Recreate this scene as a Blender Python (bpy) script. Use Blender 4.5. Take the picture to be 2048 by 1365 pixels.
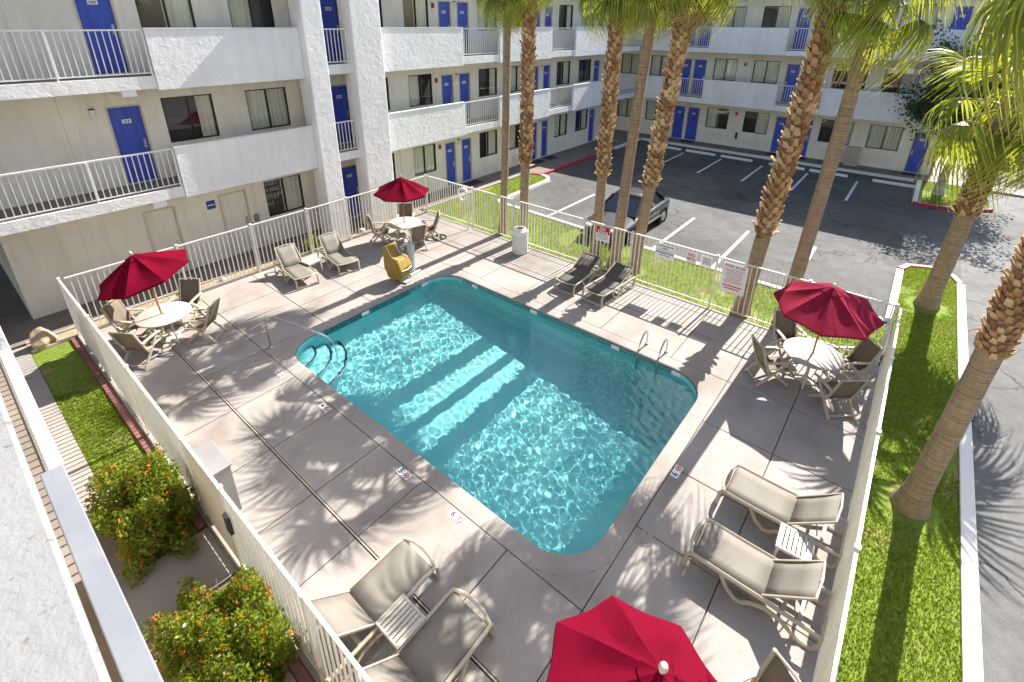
import bpy, bmesh, math, random
import numpy as np
from mathutils import Vector, Matrix, Euler

# ------------------------------------------------------------------ camera, sky, sun, exposure
sc = bpy.context.scene
for o in list(bpy.data.objects):
    bpy.data.objects.remove(o)
R = math.radians
rnd = random.Random(7)
nrg = np.random.default_rng(7)

cam_d = bpy.data.cameras.new('camera')
cam = bpy.data.objects.new('camera', cam_d)
sc.collection.objects.link(cam)
YAW, PITCH, ROLL = R(39.263), R(22.552), R(0.438)
fw = Vector((math.cos(PITCH)*math.cos(YAW), math.cos(PITCH)*math.sin(YAW), -math.sin(PITCH)))
rt = fw.cross(Vector((0, 0, 1))).normalized()
up = rt.cross(fw)
r2 = rt*math.cos(ROLL)+up*math.sin(ROLL)
u2 = up*math.cos(ROLL)-rt*math.sin(ROLL)
m3 = Matrix((r2, u2, -fw)).transposed()
cam.matrix_world = Matrix.Translation((0, 0, 7.5)) @ m3.to_4x4()
cam_d.sensor_width = 36.0
cam_d.lens = 36.0*992.55/2048
cam_d.shift_y = -(682.5-458.05)/2048
cam_d.clip_start = 0.02
cam_d.clip_end = 3000
sc.camera = cam

SUN_AZ, SUN_EL = -4.0, 42.0            # azimuth from +X, elevation
world = bpy.data.worlds.new('World')
sc.world = world
world.use_nodes = True
wn = world.node_tree
sky = wn.nodes.new('ShaderNodeTexSky')
sky.sky_type = 'NISHITA'
sky.sun_disc = False
sky.sun_elevation = R(SUN_EL)
sky.sun_rotation = R(90-SUN_AZ)
sky.dust_density = 1.5
wn.links.new(sky.outputs[0], wn.nodes['Background'].inputs[0])
wn.nodes['Background'].inputs[1].default_value = 0.098
sun_d = bpy.data.lights.new('sun', 'SUN')
sun_d.energy = 5.0
sun_d.angle = R(0.3)
sun_d.color = (1.0, 0.955, 0.88)
sun = bpy.data.objects.new('sun', sun_d)
sc.collection.objects.link(sun)
sd = Vector((-math.cos(R(SUN_EL))*math.cos(R(SUN_AZ)), -math.cos(R(SUN_EL))*math.sin(R(SUN_AZ)), -math.sin(R(SUN_EL))))
sun.rotation_euler = sd.to_track_quat('-Z', 'Y').to_euler()
sun.location = (60, -3, 50)
sun_d.cycles.is_caustics_light = True
sc.view_settings.view_transform = 'Standard'
sc.view_settings.look = 'None'
sc.view_settings.exposure = 1.3
sc.view_settings.gamma = 1.0
sc.cycles.use_denoising = True
sc.cycles.max_bounces = 8
sc.cycles.diffuse_bounces = 4
sc.cycles.transparent_max_bounces = 16
sc.cycles.sample_clamp_indirect = 6.0

# ------------------------------------------------------------------ materials
MATS = {}
class Nd:
    def __init__(s, name):
        s.m = bpy.data.materials.new(name)
        s.m.use_nodes = True
        s.t = s.m.node_tree
        s.b = s.t.nodes['Principled BSDF']
        s.out = s.t.nodes['Material Output']
        MATS[name] = s.m
    def n(s, typ, **kw):
        x = s.t.nodes.new('ShaderNode'+typ)
        for k, v in kw.items():
            if k.startswith('i_'):
                x.inputs[k[2:].replace('_', ' ')].default_value = v
            else:
                setattr(x, k, v)
        return x
    def l(s, a, b):
        s.t.links.new(a, b)
    def coord(s, kind='Object', scale=(1, 1, 1)):
        tc = s.n('TexCoord')
        mp = s.n('Mapping')
        mp.inputs['Scale'].default_value = scale
        s.l(tc.outputs[kind], mp.inputs[0])
        return mp.outputs[0]
    def world(s, scale=(1, 1, 1)):
        g = s.n('NewGeometry')
        mp = s.n('Mapping')
        mp.inputs['Scale'].default_value = scale
        s.l(g.outputs['Position'], mp.inputs[0])
        return mp.outputs[0]
    def noise(s, vec, scale, detail=4, rough=0.55, dist=0.0):
        x = s.n('TexNoise')
        x.inputs['Scale'].default_value = scale
        x.inputs['Detail'].default_value = detail
        x.inputs['Roughness'].default_value = rough
        x.inputs['Distortion'].default_value = dist
        s.l(vec, x.inputs['Vector'])
        return x.outputs['Fac']
    def ramp(s, fac, stops):
        x = s.n('ValToRGB')
        cr = x.color_ramp
        while len(cr.elements) < len(stops):
            cr.elements.new(0.5)
        for e, (p, c) in zip(cr.elements, stops):
            e.position = p
            e.color = (c[0], c[1], c[2], 1) if hasattr(c, '__len__') else (c, c, c, 1)
        s.l(fac, x.inputs[0])
        return x.outputs[0]
    def mix(s, fac, a, b, mode='MIX'):
        x = s.n('MixRGB', blend_type=mode)
        for i, v in ((0, fac), (1, a), (2, b)):
            if hasattr(v, 'is_linked'):
                s.l(v, x.inputs[i])
            elif i == 0:
                x.inputs[0].default_value = v
            else:
                x.inputs[i].default_value = (v[0], v[1], v[2], 1)
        return x.outputs[0]
    def math(s, op, a, b=0.0):
        x = s.n('Math', operation=op)
        for i, v in ((0, a), (1, b)):
            if hasattr(v, 'is_linked'):
                s.l(v, x.inputs[i])
            else:
                x.inputs[i].default_value = v
        return x.outputs[0]
    def bump(s, h, strength=0.3, dist=0.01):
        x = s.n('Bump')
        x.inputs['Strength'].default_value = strength
        x.inputs['Distance'].default_value = dist
        s.l(h, x.inputs['Height'])
        s.l(x.outputs[0], s.b.inputs['Normal'])
    def col(s, c):
        if hasattr(c, 'is_linked'):
            s.l(c, s.b.inputs['Base Color'])
        else:
            s.b.inputs['Base Color'].default_value = (c[0], c[1], c[2], 1)
    def set(s, **kw):
        for k, v in kw.items():
            s.b.inputs[k.replace('_', ' ')].default_value = v
    def rough(s, r):
        if hasattr(r, 'is_linked'):
            s.l(r, s.b.inputs['Roughness'])
        else:
            s.b.inputs['Roughness'].default_value = r

def m_mottle(name, c, var=0.12, scale=3.0, rough=0.8, bump=0.0, bscale=40.0, bdist=0.01, metal=0.0, spec=0.4):
    d = Nd(name)
    v = d.world()
    f = d.noise(v, scale, 5, 0.6)
    lo = [max(0, x*(1-var)) for x in c]
    hi = [min(1, x*(1+var)) for x in c]
    d.col(d.ramp(f, [(0.3, lo), (0.7, hi)]))
    d.rough(rough)
    d.set(Metallic=metal)
    d.b.inputs['Specular IOR Level'].default_value = spec
    if bump:
        d.bump(d.noise(v, bscale, 4, 0.6), bump, bdist)
    return d.m

def m_stucco(name, c, dirt=(0.5, 0.46, 0.38), dirtamt=0.25, bump=0.6):
    d = Nd(name)
    v = d.world()
    big = d.noise(v, 0.55, 6, 0.6)
    st = d.noise(d.world((3.0, 3.0, 0.35)), 1.3, 5, 0.65)
    base = d.ramp(big, [(0.3, [x*0.9 for x in c]), (0.7, [min(1, x*1.05) for x in c])])
    k = d.ramp(st, [(0.48, 0.0), (0.72, dirtamt)])
    d.col(d.mix(k, base, dirt))
    d.rough(0.9)
    h = d.math('ADD', d.noise(v, 5.0, 3, 0.55, 0.6), d.math('MULTIPLY', d.noise(v, 45.0, 3), 0.3))
    d.bump(h, bump, 0.03)
    return d.m

m_stucco('stucco_white', (0.84, 0.835, 0.82), dirtamt=0.22, bump=0.9)
m_stucco('stucco_cream', (0.84, 0.79, 0.68), dirtamt=0.3, bump=0.4)
m_mottle('white_paint', (0.76, 0.75, 0.72), 0.06, 4.0, 0.45)
m_mottle('fence_paint', (0.72, 0.69, 0.62), 0.07, 3.0, 0.45)
m_mottle('trim_beige', (0.60, 0.53, 0.44), 0.08, 3.0, 0.6)
m_mottle('bronze_frame', (0.035, 0.03, 0.026), 0.1, 3.0, 0.4, metal=0.3)
m_mottle('dark_inside', (0.05, 0.045, 0.04), 0.1, 2.0, 0.9)  # near-black colour stands in for unlit rooms behind the windows
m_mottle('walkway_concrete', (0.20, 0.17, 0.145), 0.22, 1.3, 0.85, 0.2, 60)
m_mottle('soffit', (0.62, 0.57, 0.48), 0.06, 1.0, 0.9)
m_mottle('steel', (0.55, 0.55, 0.56), 0.05, 5.0, 0.25, metal=1.0)
m_mottle('bin_white', (0.68, 0.66, 0.62), 0.12, 18, 0.8, 0.4, 60)
m_mottle('black_rubber', (0.02, 0.02, 0.022), 0.2, 8, 0.7)
m_mottle('dark_mat', (0.03, 0.03, 0.035), 0.2, 8, 0.95)
m_mottle('red_paint', (0.42, 0.03, 0.05), 0.2, 3, 0.55)
m_mottle('kerb_rust', (0.24, 0.10, 0.09), 0.3, 4, 0.8)
m_mottle('red_box', (0.35, 0.02, 0.02), 0.1, 3, 0.4)
m_mottle('black_print', (0.012, 0.012, 0.02), 0.05, 3, 0.6)
m_mottle('red_print', (0.5, 0.02, 0.03), 0.05, 3, 0.6)
m_mottle('grey_print', (0.22, 0.22, 0.28), 0.05, 3, 0.6)
m_mottle('sign_white', (0.80, 0.80, 0.80), 0.04, 3, 0.5)
m_mottle('blue_sign', (0.03, 0.08, 0.3), 0.05, 3, 0.5)
m_mottle('resin_beige', (0.44, 0.38, 0.30), 0.07, 6, 0.5)
m_mottle('resin_white', (0.50, 0.46, 0.395), 0.06, 6, 0.5)
m_mottle('table_top', (0.46, 0.43, 0.385), 0.07, 5, 0.5, 0.1, 200)
m_mottle('wood_pole', (0.36, 0.16, 0.045), 0.2, 12, 0.45)
m_mottle('lift_blue', (0.42, 0.47, 0.50), 0.06, 4, 0.4)
m_mottle('lift_yellow', (0.30, 0.185, 0.03), 0.18, 5, 0.6)
m_mottle('lift_cream', (0.72, 0.66, 0.44), 0.1, 5, 0.6)
m_mottle('box_grey', (0.24, 0.23, 0.225), 0.08, 3, 0.6)
m_mottle('tile_blue', (0.02, 0.075, 0.22), 0.45, 9.0, 0.2, spec=0.5)
m_mottle('tile_dark', (0.012, 0.02, 0.06), 0.3, 9.0, 0.3)
m_mottle('joint_dark', (0.10, 0.085, 0.07), 0.2, 6, 0.95)
m_mottle('tan_panel', (0.55, 0.46, 0.36), 0.1, 2, 0.6)
m_mottle('rock', (0.46, 0.34, 0.24), 0.3, 3, 0.9, 0.6, 9, 0.04)
m_mottle('pale_rock', (0.55, 0.52, 0.47), 0.25, 5, 0.9, 0.6, 12, 0.03)
m_mottle('bark_grey', (0.42, 0.37, 0.32), 0.35, 4, 0.95, 0.6, 20, 0.02)
m_mottle('twig', (0.22, 0.15, 0.09), 0.3, 10, 0.9)
m_mottle('tyre', (0.018, 0.018, 0.018), 0.2, 8, 0.8)
m_mottle('rim', (0.5, 0.5, 0.5), 0.05, 5, 0.3, metal=1.0)
m_mottle('lamp_glass', (0.75, 0.75, 0.72), 0.05, 5, 0.1)
m_mottle('amber', (0.5, 0.06, 0.02), 0.05, 5, 0.2)
m_mottle('flower_orange', (0.72, 0.17, 0.02), 0.35, 6, 0.7)
m_mottle('flower_red', (0.60, 0.05, 0.02), 0.3, 6, 0.7)

def make_special():
    # blue doors: glossy enamel
    d = Nd('door_blue')
    v = d.world((1, 1, 0.3))
    f = d.noise(v, 6, 5)
    d.col(d.ramp(f, [(0.3, (0.036, 0.07, 0.42)), (0.7, (0.055, 0.10, 0.54))]))
    d.rough(0.38)
    # pool deck concrete: broomed, stained
    d = Nd('deck_concrete')
    v = d.world()
    big = d.noise(v, 0.7, 7, 0.62, 0.4)
    med = d.noise(v, 5.5, 6, 0.7)
    fine = d.noise(v, 120, 2)
    oi = d.n('ObjectInfo')
    base = d.ramp(big, [(0.28, (0.215, 0.182, 0.158)), (0.5, (0.33, 0.295, 0.27)), (0.72, (0.39, 0.358, 0.332))])
    base = d.mix(d.math('MULTIPLY', oi.outputs['Random'], 0.28), base, (0.31, 0.27, 0.235))
    st = d.ramp(med, [(0.55, 0.0), (0.78, 0.6)])
    base = d.mix(st, base, (0.235, 0.195, 0.16))
    base = d.mix(0.35, base, d.ramp(fine, [(0.3, 0.28), (0.7, 0.62)]), 'OVERLAY')
    d.col(base)
    d.rough(0.82)
    d.bump(d.math('ADD', fine, med), 0.25, 0.008)
    # asphalt with cracks
    for nm, gain in (('asphalt', .42), ('asphalt_pale', .6)):
        d = Nd(nm)
        v = d.world()
        big = d.noise(v, 0.28, 7, 0.62, 0.5)
        med = d.noise(v, 2.2, 6, 0.7, 0.3)
        fine = d.noise(v, 60, 3, 0.7)
        base = d.ramp(big, [(0.28, (0.13*gain, 0.125*gain, 0.12*gain)), (0.5, (0.21*gain, 0.205*gain, 0.20*gain)), (0.72, (0.29*gain, 0.285*gain, 0.275*gain))])
        base = d.mix(0.5, base, d.ramp(med, [(0.28, 0.22), (0.72, 0.72)]), 'OVERLAY')
        base = d.mix(0.4, base, d.ramp(fine, [(0.25, 0.15), (0.75, 0.8)]), 'OVERLAY')
        warp = d.n('TexNoise', i_Scale=1.4, i_Detail=5.0)
        d.l(v, warp.inputs['Vector'])
        ad = d.n('VectorMath', operation='ADD')
        sc_ = d.n('VectorMath', operation='SCALE')
        sc_.inputs['Scale'].default_value = 0.9
        d.l(warp.outputs['Color'], sc_.inputs[0])
        d.l(v, ad.inputs[0])
        d.l(sc_.outputs[0], ad.inputs[1])
        vo = d.n('TexVoronoi', feature='DISTANCE_TO_EDGE', i_Scale=0.42)
        d.l(ad.outputs[0], vo.inputs['Vector'])
        gate = d.ramp(d.noise(v, 0.35, 3), [(0.42, 0.0), (0.55, 1.0)])
        ck = d.math('MULTIPLY', d.ramp(vo.outputs['Distance'], [(0.0, 1.0), (0.014, 0.0)]), gate)
        vo2 = d.n('TexVoronoi', feature='DISTANCE_TO_EDGE', i_Scale=1.5)
        d.l(ad.outputs[0], vo2.inputs['Vector'])
        gate2 = d.ramp(d.noise(v, 0.5, 4), [(0.55, 0.0), (0.65, 0.8)])
        ck2 = d.math('MULTIPLY', d.ramp(vo2.outputs['Distance'], [(0.0, 1.0), (0.022, 0.0)]), gate2)
        ckk = d.math('MAXIMUM', ck, ck2)
        oil = d.ramp(d.noise(v, 0.9, 5, 0.6), [(0.62, 0.0), (0.74, 0.55)])
        base = d.mix(oil, base, (0.045, 0.045, 0.045))
        base = d.mix(ckk, base, (0.025, 0.023, 0.022))
        d.col(base)
        d.rough(0.88)
        d.bump(d.math('SUBTRACT', fine, d.math('MULTIPLY', ckk, 2.0)), 0.5, 0.008)
    # worn road paint
    d = Nd('road_paint')
    v = d.world()
    f = d.noise(v, 7, 6, 0.7)
    d.col(d.ramp(f, [(0.30, (0.34, 0.33, 0.32)), (0.42, (0.72, 0.71, 0.69))]))
    d.rough(0.8)
    d = Nd('kerb_white')
    f = d.noise(d.world(), 4, 6, 0.7)
    d.col(d.ramp(f, [(0.25, (0.5, 0.47, 0.43)), (0.4, (0.76, 0.74, 0.70))]))
    d.rough(0.75)
    d.bump(f, 0.3, 0.01)
    # soil and turf base
    d = Nd('turf')
    v = d.world()
    f = d.noise(v, 1.1, 6, 0.6)
    f2 = d.noise(v, 14, 4)
    g = d.ramp(f2, [(0.3, (0.10, 0.16, 0.012)), (0.7, (0.20, 0.28, 0.025))])
    d.col(d.mix(d.ramp(f, [(0.56, 0.0), (0.68, 0.8)]), g, (0.30, 0.22, 0.12)))
    d.rough(0.95)
    d.bump(d.noise(v, 60, 3), 0.6, 0.02)
    d = Nd('soil')
    v = d.world()
    f = d.noise(v, 6, 7, 0.7)
    d.col(d.ramp(f, [(0.3, (0.24, 0.165, 0.10)), (0.7, (0.46, 0.35, 0.23))]))
    d.rough(0.95)
    d.bump(d.noise(v, 40, 4), 0.7, 0.02)
    for nm, a, b_ in (('grass_green', (0.115, 0.175, 0.008), (0.25, 0.315, 0.018)), ('grass_dry', (0.25, 0.22, 0.08), (0.38, 0.32, 0.14))):
        d = Nd(nm)
        v = d.world()
        f = d.noise(v, 9, 4, 0.7)
        d.col(d.ramp(f, [(0.3, a), (0.7, b_)]))
        d.rough(0.6)
        tr = d.n('BsdfTranslucent')
        tr.inputs[0].default_value = (b_[0]*1.2, b_[1]*1.2, b_[2], 1)
        mx = d.n('MixShader')
        mx.inputs[0].default_value = 0.3
        d.l(d.b.outputs[0], mx.inputs[1])
        d.l(tr.outputs[0], mx.inputs[2])
        d.l(mx.outputs[0], d.out.inputs[0])
    # palm leaf: green at the hub, yellow towards the split tips
    for nm, stops, tcol, tf in (
            ('frond_green', [(0.0, (0.06, 0.11, 0.012)), (0.4, (0.14, 0.20, 0.018)), (0.7, (0.30, 0.32, 0.035)), (1.0, (0.52, 0.46, 0.15))], (0.50, 0.52, 0.05), 0.36),
            ('frond_dry', [(0.0, (0.30, 0.19, 0.08)), (0.4, (0.36, 0.24, 0.10)), (0.7, (0.42, 0.30, 0.14)), (1.0, (0.5, 0.38, 0.2))], (0.45, 0.30, 0.12), 0.2)):
        d = Nd(nm)
        tc = d.n('TexCoord')
        sub = d.n('VectorMath', operation='SUBTRACT')
        sub.inputs[1].default_value = (0.7, 0, 0)
        d.l(tc.outputs['Object'], sub.inputs[0])
        ln = d.n('VectorMath', operation='LENGTH')
        d.l(sub.outputs[0], ln.inputs[0])
        oi = d.n('ObjectInfo')
        nz = d.noise(d.world(), 9, 4, 0.7)
        f = d.math('ADD', d.math('MULTIPLY', ln.outputs['Value'], 0.72), d.math('MULTIPLY', d.math('SUBTRACT', nz, 0.5), 0.5))
        f = d.math('ADD', f, d.math('MULTIPLY', d.math('SUBTRACT', oi.outputs['Random'], 0.5), 0.35))
        d.col(d.ramp(f, stops))
        d.rough(0.38)
        tr = d.n('BsdfTranslucent')
        tr.inputs[0].default_value = (*tcol, 1)
        mx = d.n('MixShader')
        mx.inputs[0].default_value = tf
        d.l(d.b.outputs[0], mx.inputs[1])
        d.l(tr.outputs[0], mx.inputs[2])
        d.l(mx.outputs[0], d.out.inputs[0])
    # leaves of shrubs and the tree
    for nm, a, b_, tcol, tf in (
            ('leaf_shrub', (0.035, 0.08, 0.010), (0.24, 0.27, 0.02), (0.45, 0.52, 0.03), 0.3),
            ('leaf_tree', (0.018, 0.04, 0.010), (0.05, 0.085, 0.02), (0.12, 0.2, 0.03), 0.2)):
        d = Nd(nm)
        v = d.world()
        f = d.noise(v, 6, 4, 0.7)
        d.col(d.ramp(f, [(0.32, a), (0.66, b_)]))
        d.rough(0.42)
        tr = d.n('BsdfTranslucent')
        tr.inputs[0].default_value = (*tcol, 1)
        mx = d.n('MixShader')
        mx.inputs[0].default_value = tf
        d.l(d.b.outputs[0], mx.inputs[1])
        d.l(tr.outputs[0], mx.inputs[2])
        d.l(mx.outputs[0], d.out.inputs[0])
    # palm trunk: fine horizontal rings
    d = Nd('palm_bark')
    v = d.coord('Object')
    ring = d.noise(d.coord('Object', (0.5, 0.5, 11)), 3.0, 6, 0.7, 0.25)
    ring2 = d.noise(d.coord('Object', (1.2, 1.2, 30)), 3.0, 4, 0.7, 0.2)
    n1 = d.noise(d.coord('Object', (1, 1, 0.2)), 16, 5, 0.75)
    n2 = d.noise(v, 1.6, 4)
    rr_ = d.math('ADD', d.math('MULTIPLY', ring, 0.65), d.math('MULTIPLY', ring2, 0.35))
    c1 = d.ramp(rr_, [(0.36, (0.15, 0.10, 0.06)), (0.5, (0.31, 0.22, 0.13)), (0.64, (0.41, 0.30, 0.185))])
    c1 = d.mix(0.5, c1, d.ramp(n1, [(0.3, 0.22), (0.7, 0.74)]), 'OVERLAY')
    c1 = d.mix(d.ramp(n2, [(0.4, 0.0), (0.75, 0.45)]), c1, (0.30, 0.245, 0.19))
    d.col(c1)
    d.rough(0.95)
    d.bump(d.math('ADD', d.math('MULTIPLY', rr_, 1.4), n1), 0.6, 0.02)
    d = Nd('palm_boot')
    v = d.world()
    oi = d.n('ObjectInfo')
    f = d.noise(v, 14, 5, 0.7)
    f = d.math('ADD', d.math('MULTIPLY', f, 0.6), d.math('MULTIPLY', oi.outputs['Random'], 0.4))
    d.col(d.ramp(f, [(0.25, (0.17, 0.085, 0.035)), (0.5, (0.40, 0.23, 0.10)), (0.75, (0.62, 0.46, 0.27))]))
    d.rough(0.8)
    d.bump(f, 0.4, 0.02)
    # sling fabric
    for nm, c in (('sling_taupe', (0.225, 0.20, 0.168)), ('sling_brown', (0.20, 0.155, 0.11)), ('sling_dark', (0.10, 0.088, 0.075))):
        d = Nd(nm)
        v = d.coord('Object', (1, 1, 1))
        f = d.noise(d.world(), 3, 4)
        d.col(d.ramp(f, [(0.3, [x*0.9 for x in c]), (0.7, [x*1.1 for x in c])]))
        d.rough(0.75)
        d.bump(d.noise(v, 300, 1), 0.3, 0.004)
        tr = d.n('BsdfTranslucent')
        tr.inputs[0].default_value = (c[0], c[1], c[2], 1)
        mx = d.n('MixShader')
        mx.inputs[0].default_value = 0.12
        d.l(d.b.outputs[0], mx.inputs[1])
        d.l(tr.outputs[0], mx.inputs[2])
        d.l(mx.outputs[0], d.out.inputs[0])
    # parasol canvas
    d = Nd('canvas_red')
    v = d.world()
    f = d.noise(v, 2.5, 4)
    d.col(d.ramp(f, [(0.3, (0.125, 0.0015, 0.013)), (0.7, (0.175, 0.0026, 0.019))]))
    d.rough(1.0)
    d.b.inputs['Specular IOR Level'].default_value = 0.08
    d.bump(d.math('ADD', d.noise(v, 5, 3), d.math('MULTIPLY', d.noise(v, 250, 1), 0.2)), 0.35, 0.02)
    tr = d.n('BsdfTranslucent')
    tr.inputs[0].default_value = (0.22, 0.002, 0.02, 1)
    mx = d.n('MixShader')
    mx.inputs[0].default_value = 0.2
    d.l(d.b.outputs[0], mx.inputs[1])
    d.l(tr.outputs[0], mx.inputs[2])
    d.l(mx.outputs[0], d.out.inputs[0])
    # faded canvas
    d = Nd('canvas_faded')
    f = d.noise(d.world(), 2.5, 4)
    d.col(d.ramp(f, [(0.3, (0.20, 0.010, 0.03)), (0.7, (0.26, 0.018, 0.044))]))
    d.rough(1.0)
    d.b.inputs['Specular IOR Level'].default_value = 0.1
    d.bump(d.noise(d.world(), 5, 3), 0.3, 0.02)
    # window glass, car glass
    for nm, tint, refl in (('window_glass', (0.94, 0.95, 0.94), 1.5), ('spare_glass', (0.10, 0.13, 0.16), 1.5)):
        d = Nd(nm)
        d.t.nodes.remove(d.b)
        tp = d.n('BsdfTransparent')
        tp.inputs[0].default_value = (*tint, 1)
        gl = d.n('BsdfGlossy')
        gl.inputs['Roughness'].default_value = 0.015
        lw = d.n('LayerWeight')
        lw.inputs[0].default_value = 0.5
        fr_ = d.math('ADD', d.math('MULTIPLY', d.math('POWER', lw.outputs['Facing'], 3.5), 0.8), 0.10)
        mx = d.n('MixShader')
        d.l(fr_, mx.inputs[0])
        d.l(tp.outputs[0], mx.inputs[1])
        d.l(gl.outputs[0], mx.inputs[2])
        d.l(mx.outputs[0], d.out.inputs[0])
    # curtains
    d = Nd('curtain')
    f = d.noise(d.world((9, 9, 0.2)), 2.2, 2)
    d.col(d.ramp(f, [(0.3, (0.55, 0.55, 0.42)), (0.7, (0.85, 0.84, 0.69))]))
    d.rough(0.9)
    # car paint
    d = Nd('car_paint')
    d.col((0.034, 0.035, 0.031))
    d.set(Metallic=0.0, Roughness=0.6)
    d.b.inputs['Specular IOR Level'].default_value = 0.1
    d.b.inputs['Coat Weight'].default_value = 1.0
    d.b.inputs['Coat Roughness'].default_value = 0.04
    d = Nd('car_glass')
    d.col((0.006, 0.010, 0.018))
    d.set(Roughness=0.03)
    d.b.inputs['Specular IOR Level'].default_value = 0.9
    # pool plaster
    d = Nd('pool_plaster')
    v = d.world()
    f = d.noise(v, 1.2, 5, 0.6)
    f2 = d.noise(v, 25, 3)
    c = d.ramp(f, [(0.3, (0.18, 0.55, 0.57)), (0.7, (0.25, 0.64, 0.64))])
    d.col(d.mix(0.25, c, d.ramp(f2, [(0.3, 0.35), (0.7, 0.65)]), 'OVERLAY'))
    d.rough(0.9)
    # water
    d = Nd('pool_water')
    d.col((0.90, 0.985, 1.0))
    d.set(Roughness=0.0, IOR=1.333)
    d.b.inputs['Transmission Weight'].default_value = 1.0
    # speckled stucco cap close to the camera
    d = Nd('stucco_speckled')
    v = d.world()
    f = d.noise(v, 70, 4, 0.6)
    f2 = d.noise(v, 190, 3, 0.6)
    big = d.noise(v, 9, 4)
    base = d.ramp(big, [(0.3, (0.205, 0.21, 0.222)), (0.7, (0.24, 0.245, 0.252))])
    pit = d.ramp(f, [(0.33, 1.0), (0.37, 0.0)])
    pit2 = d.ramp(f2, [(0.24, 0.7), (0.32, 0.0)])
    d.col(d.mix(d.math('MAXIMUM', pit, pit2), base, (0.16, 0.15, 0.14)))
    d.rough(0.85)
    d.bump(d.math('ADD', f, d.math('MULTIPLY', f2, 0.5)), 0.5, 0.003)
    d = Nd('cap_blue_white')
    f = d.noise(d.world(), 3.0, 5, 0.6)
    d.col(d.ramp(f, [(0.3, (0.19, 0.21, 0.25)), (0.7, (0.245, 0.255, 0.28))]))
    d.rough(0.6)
make_special()
M = MATS

# ------------------------------------------------------------------ mesh helpers
col = sc.collection
def link(o, parent=None):
    col.objects.link(o)
    if parent is not None:
        o.parent = parent
    return o

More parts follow.
